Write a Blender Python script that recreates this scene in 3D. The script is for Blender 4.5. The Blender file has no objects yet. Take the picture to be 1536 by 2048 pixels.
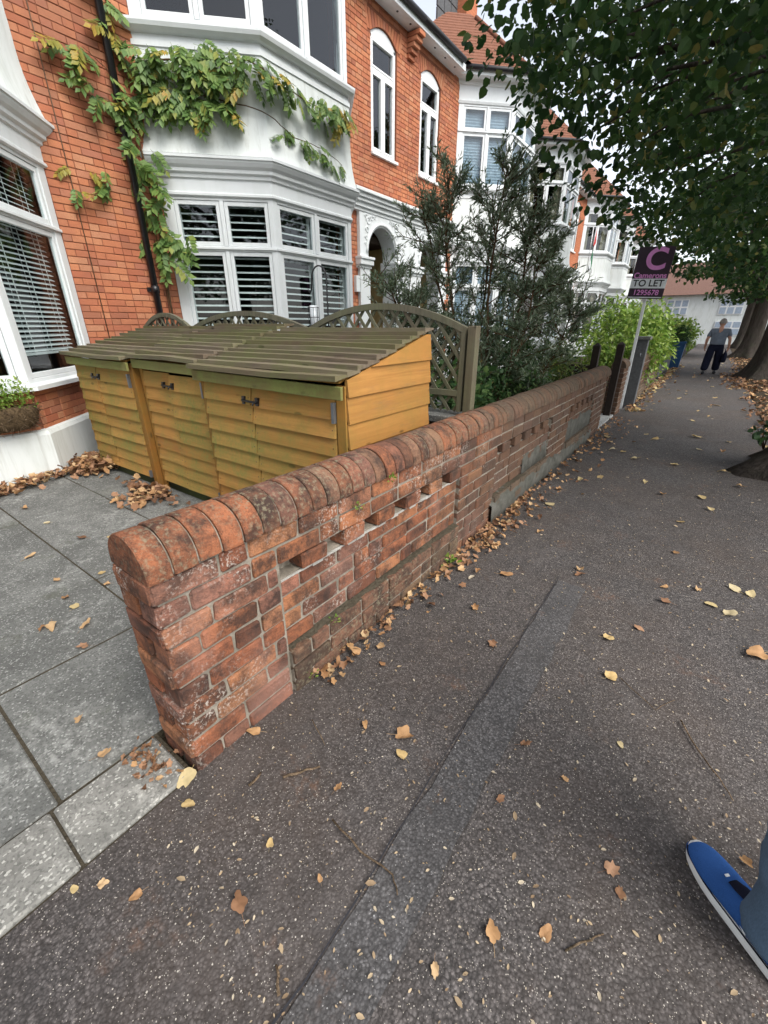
import bpy, bmesh, math, random
import numpy as np
from mathutils import Vector, Matrix, Euler

SC = bpy.context.scene
COL = SC.collection
RND = random.Random(11)
R = math.radians

# ---------------------------------------------------------------- camera
YAW, PITCH, FPX = R(36.215), R(24.05), 838.0
cam_d = bpy.data.cameras.new('camera')
cam = bpy.data.objects.new('camera', cam_d)
COL.objects.link(cam)
cam.location = (0, 0, 1.5)
cam.rotation_euler = (R(90) - PITCH, 0, YAW)
cam_d.sensor_fit = 'VERTICAL'
cam_d.sensor_height = 36.0
cam_d.lens = FPX / 2048 * 36.0
cam_d.clip_start = 0.05
cam_d.clip_end = 2000
SC.camera = cam

# ---------------------------------------------------------------- sky and sun (bright overcast)
SUN_EL, SUN_AZ = R(48), R(100)          # azimuth measured from +Y (the street) towards +X (the road)
W = bpy.data.worlds.new('World')
SC.world = W
W.use_nodes = True
nt = W.node_tree
nt.nodes.clear()
sky = nt.nodes.new('ShaderNodeTexSky')
sky.sky_type = 'NISHITA'
sky.sun_disc = False
sky.sun_elevation = SUN_EL
sky.sun_rotation = SUN_AZ
sky.air_density = 1.0
sky.dust_density = 2.0
sky.ozone_density = 1.0
hs = nt.nodes.new('ShaderNodeHueSaturation')
hs.inputs['Saturation'].default_value = 0.34
bg = nt.nodes.new('ShaderNodeBackground')
bg.inputs['Strength'].default_value = 0.15
wo = nt.nodes.new('ShaderNodeOutputWorld')
nt.links.new(sky.outputs[0], hs.inputs['Color'])
nt.links.new(hs.outputs[0], bg.inputs[0])
nt.links.new(bg.outputs[0], wo.inputs[0])
sun_d = bpy.data.lights.new('sun', 'SUN')
sun_d.energy = 1.5
sun_d.angle = R(42)
sun_d.color = (1.0, 0.95, 0.88)
sun = bpy.data.objects.new('sun', sun_d)
COL.objects.link(sun)
sdir = Vector((math.sin(SUN_AZ) * math.cos(SUN_EL), math.cos(SUN_AZ) * math.cos(SUN_EL), math.sin(SUN_EL)))
sun.rotation_euler = sdir.to_track_quat('Z', 'Y').to_euler()
sun.location = (6, -6, 14)
SC.view_settings.view_transform = 'Standard'
SC.view_settings.look = 'None'
SC.view_settings.exposure = 1.2
SC.view_settings.gamma = 1
SC.cycles.use_denoising = True
SC.cycles.max_bounces = 6
SC.cycles.transparent_max_bounces = 16
SC.cycles.sample_clamp_indirect = 6

# ---------------------------------------------------------------- measuring helpers (pixel of the 1536x2048 photo -> place)
_f = Vector((-math.sin(YAW) * math.cos(PITCH), math.cos(YAW) * math.cos(PITCH), -math.sin(PITCH)))
_r = Vector((math.cos(YAW), math.sin(YAW), 0))
_u = _r.cross(_f)
def ray(px, py):
    return _f * FPX + _r * (px - 768) - _u * (py - 1024)
def at_y(px, py, y):
    d = ray(px, py); t = y / d.y
    return Vector((d.x * t, y, 1.5 + d.z * t))
def at_x(px, py, x):
    d = ray(px, py); t = x / d.x
    return Vector((x, d.y * t, 1.5 + d.z * t))
def gz(px, py, z=0.0):
    d = ray(px, py); t = (z - 1.5) / d.z
    return Vector((d.x * t, d.y * t, z))

# ---------------------------------------------------------------- object helpers
def tag(o, label=None, cat=None, group=None, kind=None):
    if label: o['label'] = label
    if cat: o['category'] = cat
    if group: o['group'] = group
    if kind: o['kind'] = kind
    return o
def empty(name, loc=(0, 0, 0), rz=0.0, parent=None):
    o = bpy.data.objects.new(name, None)
    o.empty_display_size = 0.1
    COL.objects.link(o)
    o.location = loc
    o.rotation_euler = (0, 0, rz)
    if parent: o.parent = parent
    return o
def link(name, me, parent=None, m=None):
    o = bpy.data.objects.new(name, me)
    COL.objects.link(o)
    if m is not None:
        if len(me.materials) == 0: me.materials.append(m)
        else: me.materials[0] = m
    if parent: o.parent = parent
    return o
def place(name, me, M, parent=None):
    """an object sharing mesh ME; M is its matrix in the parent's frame"""
    o = bpy.data.objects.new(name, me)
    COL.objects.link(o)
    if parent: o.parent = parent
    o.matrix_basis = M
    return o

class MB:
    """collects faces; build() links them as one mesh object"""
    def __init__(s): s.v = []; s.f = []; s.mi = []; s.sm = []; s.cur = 0; s.smooth = False
    def add(s, vs, fs):
        b = len(s.v)
        s.v.extend([tuple(v) for v in vs])
        for f in fs:
            s.f.append(tuple(b + i for i in f)); s.mi.append(s.cur); s.sm.append(s.smooth)
        return s
    def box(s, x0, x1, y0, y1, z0, z1, M=None):
        vs = [(x, y, z) for z in (z0, z1) for y in (y0, y1) for x in (x0, x1)]
        if M is not None: vs = [M @ Vector(v) for v in vs]
        return s.add(vs, [(0, 2, 3, 1), (4, 5, 7, 6), (0, 1, 5, 4), (2, 6, 7, 3), (0, 4, 6, 2), (1, 3, 7, 5)])
    def prism(s, poly, d0, d1, fn):
        """poly: 2D outline; fn(a,b,d)->3D; extruded from d0 to d1"""
        n = len(poly)
        vs = [fn(a, b, d0) for a, b in poly] + [fn(a, b, d1) for a, b in poly]
        return s.add(vs, [tuple(range(n - 1, -1, -1)), tuple(range(n, 2 * n))] + [(i, (i + 1) % n, n + (i + 1) % n, n + i) for i in range(n)])
    def tube(s, pts, rad, n=8, cap=True):
        pts = [Vector(p) for p in pts]
        if not hasattr(rad, '__len__'): rad = [rad] * len(pts)
        vs = []; fs = []
        ref = None
        for i, p in enumerate(pts):
            t = (pts[min(i + 1, len(pts) - 1)] - pts[max(i - 1, 0)])
            if t.length < 1e-9: t = Vector((0, 0, 1))
            t.normalize()
            if ref is None:
                ref = Vector((0, 0, 1)) if abs(t.z) < 0.9 else Vector((1, 0, 0))
            a = t.cross(ref); a.normalize(); b = a.cross(t); ref = b
            for k in range(n):
                q = 2 * math.pi * k / n
                vs.append(p + (a * math.cos(q) + b * math.sin(q)) * rad[i])
        for i in range(len(pts) - 1):
            for k in range(n):
                fs.append((i * n + k, i * n + (k + 1) % n, (i + 1) * n + (k + 1) % n, (i + 1) * n + k))
        if cap:
            fs.append(tuple(range(n))[::-1]); fs.append(tuple((len(pts) - 1) * n + k for k in range(n)))
        sm = s.smooth; s.smooth = True
        s.add(vs, fs); s.smooth = sm
        return s
    def loft(s, rings, cap=True, smooth=True):
        n = len(rings[0]); vs = [p for r in rings for p in r]; fs = []
        for i in range(len(rings) - 1):
            for k in range(n):
                fs.append((i * n + k, i * n + (k + 1) % n, (i + 1) * n + (k + 1) % n, (i + 1) * n + k))
        if cap:
            fs.append(tuple(range(n))[::-1]); fs.append(tuple((len(rings) - 1) * n + k for k in range(n)))
        sm = s.smooth; s.smooth = smooth
        s.add(vs, fs); s.smooth = sm
        return s
    def mesh(s, name, mats):
        me = bpy.data.meshes.new(name)
        me.from_pydata(s.v, [], s.f)
        for m in (mats if isinstance(mats, (list, tuple)) else [mats]): me.materials.append(m)
        me.polygons.foreach_set('material_index', s.mi)
        me.polygons.foreach_set('use_smooth', s.sm)
        me.update()
        return me
    def build(s, name, mats, parent=None):
        me = s.mesh(name, mats)
        bm = bmesh.new(); bm.from_mesh(me)
        bmesh.ops.recalc_face_normals(bm, faces=bm.faces)
        bm.to_mesh(me); bm.free()
        o = bpy.data.objects.new(name, me)
        COL.objects.link(o)
        if parent: o.parent = parent
        return o
def bevel(o, w=0.004, seg=1):
    m = o.modifiers.new('bevel', 'BEVEL'); m.width = w; m.segments = seg; m.limit_method = 'ANGLE'; m.angle_limit = R(40)
    return o
def copy_tree(o, parent=None):
    c = o.copy(); COL.objects.link(c); c.parent = parent
    for ch in [q for q in bpy.data.objects if q.parent == o]: copy_tree(ch, c)
    return c

# ---------------------------------------------------------------- material helpers
class NT:
    def __init__(s, name):
        s.m = bpy.data.materials.new(name); s.m.use_nodes = True
        s.t = s.m.node_tree; s.t.nodes.clear()
        s.out = s.t.nodes.new('ShaderNodeOutputMaterial')
    def n(s, typ, ins=None, **kw):
        nd = s.t.nodes.new('ShaderNode' + typ)
        for k, v in kw.items(): setattr(nd, k, v)
        for k, v in (ins or {}).items(): s.set(nd.inputs[k], v)
        return nd
    def set(s, sock, v):
        if isinstance(v, bpy.types.NodeSocket): s.t.links.new(v, sock)
        elif isinstance(v, bpy.types.Node): s.t.links.new(v.outputs[0], sock)
        else:
            if hasattr(sock, 'default_value'):
                if sock.type == 'RGBA' and len(v) == 3: v = (*v, 1)
                sock.default_value = v
    def math(s, op, a, b=0.0, c=None):
        nd = s.t.nodes.new('ShaderNodeMath'); nd.operation = op
        s.set(nd.inputs[0], a); s.set(nd.inputs[1], b)
        if c is not None: s.set(nd.inputs[2], c)
        return nd.outputs[0]
    def mix(s, fac, a, b, blend='MIX'):
        nd = s.t.nodes.new('ShaderNodeMix'); nd.data_type = 'RGBA'; nd.blend_type = blend
        s.set(nd.inputs[0], fac); s.set(nd.inputs[6], a); s.set(nd.inputs[7], b)
        return nd.outputs[2]
    def ramp(s, fac, stops, interp='LINEAR'):
        nd = s.t.nodes.new('ShaderNodeValToRGB'); nd.color_ramp.interpolation = interp
        e = nd.color_ramp.elements
        while len(e) < len(stops): e.new(0.5)
        for el, (p, c) in zip(e, stops):
            el.position = p
            el.color = (c, c, c, 1) if not hasattr(c, '__len__') else (*c, 1)
        s.set(nd.inputs[0], fac)
        return nd.outputs[0]
    def pos(s): return s.n('NewGeometry').outputs['Position']
    def vmul(s, v, k):
        nd = s.n('VectorMath', operation='MULTIPLY'); s.set(nd.inputs[0], v); nd.inputs[1].default_value = k
        return nd.outputs[0]
    def noise(s, v, scale, detail=3, rough=0.55, out=0, dist=0.0):
        nd = s.n('TexNoise', {'Scale': scale, 'Detail': detail, 'Roughness': rough, 'Distortion': dist})
        if v is not None: s.set(nd.inputs['Vector'], v)
        return nd.outputs[out]
    def voro(s, v, scale, feature='F1', out=0, rnd=1.0):
        nd = s.n('TexVoronoi', {'Scale': scale, 'Randomness': rnd}, feature=feature)
        if v is not None: s.set(nd.inputs['Vector'], v)
        return nd.outputs[out]
    def rnd(s):
        """one random number per object, and per loose piece inside a joined mesh"""
        a = s.n('ObjectInfo').outputs['Random']; b = s.n('NewGeometry').outputs['Random Per Island']
        return s.math('FRACT', s.math('MULTIPLY_ADD', b, 7.31, a))
    def bump(s, h, strength=0.3, dist=0.01):
        return s.n('Bump', {'Strength': strength, 'Distance': dist, 'Height': h}).outputs[0]
    def pbr(s, color, rough=0.8, normal=None, spec=0.3, metal=0.0, **kw):
        nd = s.n('BsdfPrincipled', {'Base Color': color, 'Roughness': rough, 'Metallic': metal, 'Specular IOR Level': spec})
        for k, v in kw.items(): s.set(nd.inputs[k], v)
        if normal is not None: s.set(nd.inputs['Normal'], normal)
        s.t.links.new(nd.outputs[0], s.out.inputs[0])
        return s.m
MAT = {}
def simple(name, c, rough=0.7, spec=0.3, metal=0.0, var=0.12, nscale=9.0, bump=0.0):
    t = NT(name); p = t.pos()
    nz = t.noise(p, nscale, 4)
    col = t.mix(t.ramp(nz, [(0.3, 0.0), (0.75, 1.0)]), tuple(x * (1 - var) for x in c), tuple(min(1, x * (1 + var)) for x in c))
    nm = t.bump(t.noise(p, nscale * 8, 3), bump, 0.004) if bump else None
    MAT[name] = t.pbr(col, rough, nm, spec, metal)
    return MAT[name]

# --- brick of the old garden wall
def make_garden_brick(name, cop=False):
    t = NT(name); p = t.pos(); r = t.rnd()
    if cop == 2:
        base = t.ramp(r, [(0.0, (0.10, 0.065, 0.045)), (0.4, (0.19, 0.10, 0.065)), (0.75, (0.28, 0.14, 0.09)), (1.0, (0.13, 0.10, 0.06))])
    elif cop:
        base = t.ramp(r, [(0.0, (0.17, 0.085, 0.055)), (0.3, (0.32, 0.125, 0.065)), (0.55, (0.40, 0.15, 0.075)), (0.8, (0.23, 0.115, 0.085)), (1.0, (0.30, 0.17, 0.10))])
    else:
        base = t.ramp(r, [(0.0, (0.15, 0.068, 0.045)), (0.15, (0.30, 0.11, 0.06)), (0.45, (0.42, 0.16, 0.075)), (0.7, (0.44, 0.20, 0.10)), (0.86, (0.38, 0.17, 0.12)), (1.0, (0.22, 0.11, 0.075))])
    off = t.n('Combine' + 'XYZ', {0: t.math('MULTIPLY', r, 31.0), 1: t.math('MULTIPLY', r, 17.0), 2: 0.0}).outputs[0]
    va = t.n('VectorMath', operation='ADD'); t.set(va.inputs[0], p); t.set(va.inputs[1], off)
    q = va.outputs[0]
    fine = t.noise(q, 160, 4, 0.65)
    col = t.mix(t.ramp(fine, [(0.33, 0.42), (0.55, 0.0)]), base, (0.075, 0.045, 0.035))
    soot = t.ramp(t.noise(q, 9 if cop else 7, 6, 0.75), [(0.42, 0.0), (0.60, 1.0)])
    col = t.mix(t.math('MULTIPLY', soot, 0.85), col, (0.045, 0.034, 0.03))
    blotch = t.ramp(t.noise(p, 3.3, 5, 0.7), [(0.50, 0.0), (0.66, 0.5)])
    col = t.mix(blotch, col, (0.065, 0.046, 0.038))
    if not cop:
        salt = t.math('MULTIPLY', t.ramp(t.noise(p, 3.0, 3), [(0.5, 0.0), (0.62, 1.0)]), t.ramp(t.noise(p, 75, 4, 0.7), [(0.52, 0.0), (0.62, 1.0)]))
        col = t.mix(t.math('MULTIPLY', salt, 0.75), col, (0.55, 0.50, 0.44))
        pink = t.ramp(t.noise(p, 2.2, 2), [(0.52, 0.0), (0.7, 0.45)])
        col = t.mix(pink, col, (0.40, 0.22, 0.17))
        # grime on the damp far end and along the foot of the wall
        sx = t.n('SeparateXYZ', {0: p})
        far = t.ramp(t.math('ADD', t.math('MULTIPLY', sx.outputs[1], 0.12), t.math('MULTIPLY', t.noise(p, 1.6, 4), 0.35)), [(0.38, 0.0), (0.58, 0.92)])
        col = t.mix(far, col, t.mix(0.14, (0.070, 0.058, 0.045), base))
    else:
        lich = t.math('MULTIPLY', t.ramp(t.noise(p, 2.6, 3), [(0.42, 0.0), (0.6, 1.0)]), t.ramp(t.noise(p, 60, 4, 0.7), [(0.5, 0.0), (0.66, 0.8)]))
        col = t.mix(lich, col, (0.26, 0.235, 0.16))
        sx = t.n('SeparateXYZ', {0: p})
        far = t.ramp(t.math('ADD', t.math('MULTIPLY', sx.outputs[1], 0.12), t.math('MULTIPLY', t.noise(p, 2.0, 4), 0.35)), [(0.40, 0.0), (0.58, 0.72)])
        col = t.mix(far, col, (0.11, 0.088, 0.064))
    h = t.math('ADD', t.math('MULTIPLY', t.noise(q, 45, 5, 0.65), 1.0), t.math('MULTIPLY', fine, 0.5))
    MAT[name] = t.pbr(col, 0.92, t.bump(h, 1.0, 0.010), 0.15)
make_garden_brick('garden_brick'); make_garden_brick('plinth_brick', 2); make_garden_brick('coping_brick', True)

def make_mortar(name, c, dark):
    t = NT(name); p = t.pos()
    col = t.mix(t.ramp(t.noise(p, 11, 5, 0.7), [(0.35, 0.0), (0.7, 1.0)]), c, dark)
    col = t.mix(t.ramp(t.noise(p, 140, 3), [(0.4, 0.35), (0.6, 0.0)]), col, tuple(x * 0.5 for x in c))
    MAT[name] = t.pbr(col, 0.95, t.bump(t.noise(p, 90, 4, 0.7), 0.8, 0.006), 0.1)
make_mortar('mortar', (0.36, 0.32, 0.265), (0.15, 0.135, 0.105))
make_mortar('cement', (0.135, 0.13, 0.115), (0.06, 0.062, 0.05))
make_mortar('lime_smear', (0.52, 0.50, 0.46), (0.30, 0.29, 0.26))
make_mortar('house_mortar', (0.27, 0.105, 0.062), (0.20, 0.08, 0.05))

def make_house_brick(name):
    t = NT(name); p = t.pos(); r = t.rnd()
    base = t.ramp(r, [(0.0, (0.37, 0.125, 0.07)), (0.25, (0.45, 0.165, 0.082)), (0.6, (0.49, 0.20, 0.10)), (0.85, (0.49, 0.235, 0.13)), (1.0, (0.38, 0.15, 0.095))])
    st = t.ramp(t.noise(p, 2.1, 4, 0.6), [(0.42, 0.0), (0.72, 0.62)])
    col = t.mix(st, base, (0.33, 0.115, 0.07))
    col = t.mix(t.ramp(t.noise(p, 0.9, 6, 0.7), [(0.48, 0.0), (0.72, 0.5)]), col, (0.20, 0.095, 0.065))
    col = t.mix(t.math('MULTIPLY', t.math('GREATER_THAN', t.math('FRACT', t.math('MULTIPLY', r, 13.7)), 0.9), 0.45), col, (0.20, 0.085, 0.06))
    col = t.mix(t.ramp(t.noise(p, 60, 4, 0.7), [(0.35, 0.35), (0.52, 0.0)]), col, (0.30, 0.10, 0.055))
    MAT[name] = t.pbr(col, 0.85, t.bump(t.noise(p, 70, 4), 0.35, 0.004), 0.2)
make_house_brick('house_brick')

def make_flat_brick(name):
    """brickwork too far away to tell the bricks apart"""
    t = NT(name); p = t.pos(); s = t.n('SeparateXYZ', {0: p})
    v = t.n('CombineXYZ', {0: t.math('ADD', s.outputs[0], s.outputs[1]), 1: s.outputs[2], 2: 0.0}).outputs[0]
    b = t.n('TexBrick', {'Vector': v, 'Color1': (0.46, 0.17, 0.085, 1), 'Color2': (0.38, 0.135, 0.07, 1), 'Mortar': (0.30, 0.12, 0.07, 1), 'Scale': 1.0, 'Mortar Size': 0.006, 'Brick Width': 0.225, 'Row Height': 0.075})
    MAT[name] = t.pbr(b.outputs[0], 0.9, None, 0.15)
make_flat_brick('far_brick')

def make_white(name, c=(0.69, 0.725, 0.735), dirt=0.35, rough=0.45):
    t = NT(name); p = t.pos(); g = t.vmul(p, (1, 1, 0.25))
    d = t.ramp(t.noise(g, 5, 5, 0.65), [(0.48, 0.0), (0.8, dirt)])
    col = t.mix(d, c, (0.46, 0.50, 0.46))
    if dirt < 0.5: MAT[name] = t.pbr(col, rough, t.bump(t.noise(p, 40, 3), 0.08, 0.004), 0.4); return
    stk = t.ramp(t.noise(t.vmul(p, (14, 14, 0.7)), 1.0, 4, 0.7), [(0.55, 0.0), (0.78, dirt * 0.7)])
    col = t.mix(stk, col, (0.36, 0.37, 0.33))
    MAT[name] = t.pbr(col, rough, t.bump(t.noise(p, 40, 3), 0.08, 0.004), 0.4)
make_white('white_paint'); make_white('white_render', (0.68, 0.72, 0.71), 0.8, 0.75)
make_white('upvc', (0.78, 0.80, 0.80), 0.12, 0.3); make_white('grubby_white', (0.62, 0.62, 0.58), 0.7, 0.7)
make_white('slat_white', (0.80, 0.82, 0.82), 0.05, 0.4)
simple('pale_blue_blind', (0.34, 0.41, 0.50), 0.6)
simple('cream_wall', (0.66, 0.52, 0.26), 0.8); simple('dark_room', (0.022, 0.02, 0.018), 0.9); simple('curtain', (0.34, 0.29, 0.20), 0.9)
simple('dark_ceiling', (0.05, 0.035, 0.025), 0.8); simple('door_paint', (0.10, 0.055, 0.03), 0.5)
simple('black_iron', (0.012, 0.012, 0.014), 0.35, 0.5); simple('galvanised', (0.22, 0.24, 0.26), 0.4, 0.5, 0.7)
simple('gutter_black', (0.02, 0.02, 0.022), 0.5); simple('dark_post', (0.022, 0.014, 0.010), 0.6, 0.3, 0, 0.3, 20)
simple('slate_grey', (0.085, 0.088, 0.092), 0.75, 0.3, 0, 0.25, 25, 0.3); simple('blue_plastic', (0.02, 0.07, 0.17), 0.5)

def make_glass(name):
    t = NT(name)
    fr = t.n('Fresnel', {'IOR': 1.55}).outputs[0]
    tr = t.n('BsdfTransparent', {'Color': (0.85, 0.89, 0.89, 1)})
    gl = t.n('BsdfGlossy', {'Color': (0.95, 0.97, 1, 1), 'Roughness': 0.015})
    bf = t.n('NewGeometry').outputs['Backfacing']
    fr = t.math('MULTIPLY', fr, t.math('SUBTRACT', 1.0, bf))
    mx = t.n('MixShader', {0: fr}); t.set(mx.inputs[1], tr.outputs[0]); t.set(mx.inputs[2], gl.outputs[0])
    t.t.links.new(mx.outputs[0], t.out.inputs[0])
    MAT[name] = t.m
make_glass('glass')

def make_asphalt(name, c, chip, chipden, warm):
    t = NT(name); p = t.pos()
    jit = t.n('VectorMath', operation='ADD'); t.set(jit.inputs[0], p); t.set(jit.inputs[1], t.vmul(t.noise(p, 70, 2, out=1), (0.006, 0.006, 0.0)))
    q = jit.outputs[0]
    v1 = t.n('TexVoronoi', {'Scale': 115.0, 'Randomness': 1.0, 'Vector': q}); r1 = t.n('SeparateColor', {0: v1.outputs[1]})
    v2 = t.n('TexVoronoi', {'Scale': 230.0, 'Randomness': 1.0, 'Vector': q}); r2 = t.n('SeparateColor', {0: v2.outputs[1]})
    st = t.math('ADD', t.math('MULTIPLY', r1.outputs[0], 0.6), t.math('MULTIPLY', r2.outputs[0], 0.4))
    col = t.mix(t.ramp(st, [(0.15, 0.0), (0.6, 0.45), (0.9, 1.0)]), tuple(x * 0.45 for x in c), tuple(x * 1.9 for x in c))
    col = t.mix(t.ramp(v1.outputs[0], [(0.35, 0.0), (0.75, 0.75)]), col, tuple(x * 0.28 for x in c))
    big = t.noise(p, 0.8, 6, 0.62)
    col = t.mix(t.ramp(big, [(0.4, 0.0), (0.66, 0.6)]), col, warm)
    lo = t.noise(p, 4.5, 6, 0.72)
    col = t.mix(t.ramp(lo, [(0.45, 0.0), (0.7, 0.6)]), col, tuple(x * 0.45 for x in c))
    pale = t.noise(t.vmul(p, (1, 0.5, 1)), 1.7, 5, 0.7)
    col = t.mix(t.ramp(pale, [(0.54, 0.0), (0.74, 0.3)]), col, tuple(x * 1.9 for x in c))
    rust = t.math('MULTIPLY', t.ramp(t.noise(p, 2.7, 4, 0.7), [(0.58, 0.0), (0.68, 0.6)]), t.ramp(t.noise(p, 34, 4, 0.7), [(0.45, 0.0), (0.65, 1.0)]))
    col = t.mix(rust, col, (0.16, 0.085, 0.05))
    for sc, thr, k in ((150, 0.14, 0.955), (270, 0.18, 0.91)):
        vd = t.n('TexVoronoi', {'Scale': sc, 'Randomness': 1.0, 'Vector': p})
        rr = t.n('SeparateColor', {0: vd.outputs[1]})
        sel = t.math('MULTIPLY', t.math('GREATER_THAN', rr.outputs[0], 1 - (1 - k) * chipden), t.math('LESS_THAN', vd.outputs[0], t.math('MULTIPLY_ADD', rr.outputs[1], 0.25, thr)))
        cc = t.mix(rr.outputs[2], (0.24, 0.21, 0.18), chip)
        col = t.mix(sel, col, cc)
    h = t.math('ADD', t.math('MULTIPLY', v1.outputs[0], -0.9), t.math('MULTIPLY', r2.outputs[0], 0.25))
    rg = t.ramp(t.noise(p, 30, 3), [(0.3, 0.6), (0.7, 0.9)])
    MAT[name] = t.pbr(col, rg, t.bump(h, 0.55, 0.005), 0.35)
make_asphalt('asphalt', (0.095, 0.086, 0.083), (0.50, 0.465, 0.41), 1.3, (0.076, 0.057, 0.046))
make_asphalt('asphalt_patch', (0.094, 0.091, 0.092), (0.40, 0.40, 0.40), 0.5, (0.080, 0.073, 0.069))
make_asphalt('road_asphalt', (0.055, 0.053, 0.052), (0.4, 0.38, 0.35), 0.5, (0.05, 0.048, 0.045))

def make_slab(name, c):
    t = NT(name); p = t.pos(); r = t.rnd()
    col = t.mix(r, tuple(x * 0.78 for x in c), tuple(x * 1.12 for x in c))
    col = t.mix(t.ramp(t.noise(p, 2.6, 7, 0.72), [(0.36, 0.0), (0.62, 0.75)]), col, tuple(x * 0.48 for x in c))
    col = t.mix(t.ramp(t.noise(p, 9, 6, 0.75), [(0.45, 0.0), (0.68, 0.55)]), col, tuple(x * 0.5 for x in c))
    v = t.n('TexVoronoi', {'Scale': 150.0, 'Randomness': 1.0, 'Vector': p}); rc = t.n('SeparateColor', {0: v.outputs[1]})
    col = t.mix(t.ramp(rc.outputs[0], [(0.0, 0.65), (0.5, 0.0)]), col, tuple(x * 0.35 for x in c))
    col = t.mix(t.ramp(rc.outputs[1], [(0.86, 0.0), (0.97, 0.6)]), col, tuple(min(1, x * 2.1) for x in c))
    pale = t.math('MULTIPLY', t.ramp(t.noise(p, 1.4, 4, 0.7), [(0.52, 0.0), (0.66, 0.6)]), t.ramp(t.noise(p, 26, 4, 0.7), [(0.45, 0.0), (0.6, 1.0)]))
    col = t.mix(pale, col, tuple(min(1, x * 1.9) for x in c))
    moss = t.ramp(t.noise(p, 2.4, 5, 0.72), [(0.58, 0.0), (0.74, 0.6)])
    col = t.mix(moss, col, (0.075, 0.08, 0.05))
    MAT[name] = t.pbr(col, 0.9, t.bump(t.math('ADD', t.noise(p, 110, 4, 0.7), rc.outputs[2]), 0.5, 0.004), 0.2)
make_slab('slab', (0.215, 0.218, 0.205)); make_slab('kerb_stone', (0.30, 0.295, 0.27))
make_slab('tile_grey', (0.45, 0.45, 0.43))

def make_soil(name, c):
    t = NT(name); p = t.pos()
    col = t.mix(t.noise(p, 40, 5, 0.7), tuple(x * 0.4 for x in c), tuple(x * 1.6 for x in c))
    MAT[name] = t.pbr(col, 1.0, t.bump(t.noise(p, 60, 4), 1.0, 0.02), 0.1)
make_soil('soil', (0.05, 0.038, 0.025)); make_soil('moss_joint', (0.075, 0.064, 0.046)); make_soil('earth', (0.09, 0.08, 0.05))

def make_wood(name, c, dark, green, gamt, axis=0, gz_lo=None):
    """weathered timber; grain runs along X (0), Y (1) or Z (2)"""
    t = NT(name); p = t.pos(); r = t.rnd()
    k = [(38, 38, 38)] ; k = [38, 38, 38]; k[axis] = 1.6
    off = t.n('CombineXYZ', {0: t.math('MULTIPLY', r, 9.0), 1: t.math('MULTIPLY', r, 23.0), 2: t.math('MULTIPLY', r, 5.0)}).outputs[0]
    va = t.n('VectorMath', operation='ADD'); t.set(va.inputs[0], t.vmul(p, k)); t.set(va.inputs[1], off)
    gr = t.noise(va.outputs[0], 1.0, 5, 0.7, dist=0.8)
    col = t.mix(t.ramp(gr, [(0.32, 0.0), (0.66, 1.0)]), c, dark)
    col = t.mix(t.ramp(r, [(0.0, 0.0), (0.5, 0.15), (1.0, 0.75)]), col, tuple(x * k_ for x, k_ in zip(c, (0.60, 0.50, 0.42))))
    col = t.mix(t.ramp(t.math('FRACT', t.math('MULTIPLY', r, 5.7)), [(0.55, 0.0), (1.0, 0.4)]), col, tuple(min(1, x * 1.35) for x in c))
    kn = t.ramp(t.voro(t.vmul(p, [8 if i != axis else 3.0 for i in range(3)]), 1.0), [(0.07, 0.9), (0.13, 0.0)])
    col = t.mix(kn, col, tuple(x * 0.35 for x in dark))
    wx = t.ramp(t.noise(t.vmul(p, [22 if i != axis else 3 for i in range(3)]), 1.0, 5, 0.75), [(0.52, 0.0), (0.72, 0.5)])
    col = t.mix(wx, col, tuple(0.5 * x + 0.04 for x in dark))
    ga = t.ramp(t.noise(p, 2.3, 5, 0.68), [(0.38, 0.0), (0.64, gamt)])
    ga = t.math('MULTIPLY', ga, t.ramp(t.noise(p, 40, 3), [(0.3, 0.5), (0.6, 1.0)]))
    col = t.mix(ga, col, green)
    h = t.math('ADD', gr, t.math('MULTIPLY', t.noise(p, 120, 3), 0.3))
    MAT[name] = t.pbr(col, 0.8, t.bump(h, 0.4, 0.003), 0.2)
make_wood('shed_board', (0.50, 0.265, 0.075), (0.36, 0.175, 0.046), (0.20, 0.205, 0.055), 0.9, 0)
make_wood('shed_board_side', (0.46, 0.23, 0.065), (0.35, 0.165, 0.046), (0.20, 0.16, 0.04), 0.45, 1)
make_wood('shed_post', (0.38, 0.185, 0.04), (0.26, 0.12, 0.025), (0.16, 0.15, 0.04), 0.6, 2)
make_wood('shed_roof', (0.21, 0.17, 0.125), (0.105, 0.083, 0.06), (0.145, 0.16, 0.06), 0.8, 0)
make_wood('shed_fascia', (0.27, 0.23, 0.10), (0.17, 0.145, 0.065), (0.21, 0.25, 0.07), 0.95, 0)
make_wood('shed_base', (0.045, 0.048, 0.022), (0.028, 0.03, 0.015), (0.05, 0.065, 0.02), 0.8, 0)
make_wood('trellis_wood', (0.18, 0.165, 0.12), (0.10, 0.092, 0.068), (0.15, 0.165, 0.09), 0.6, 2)

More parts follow.
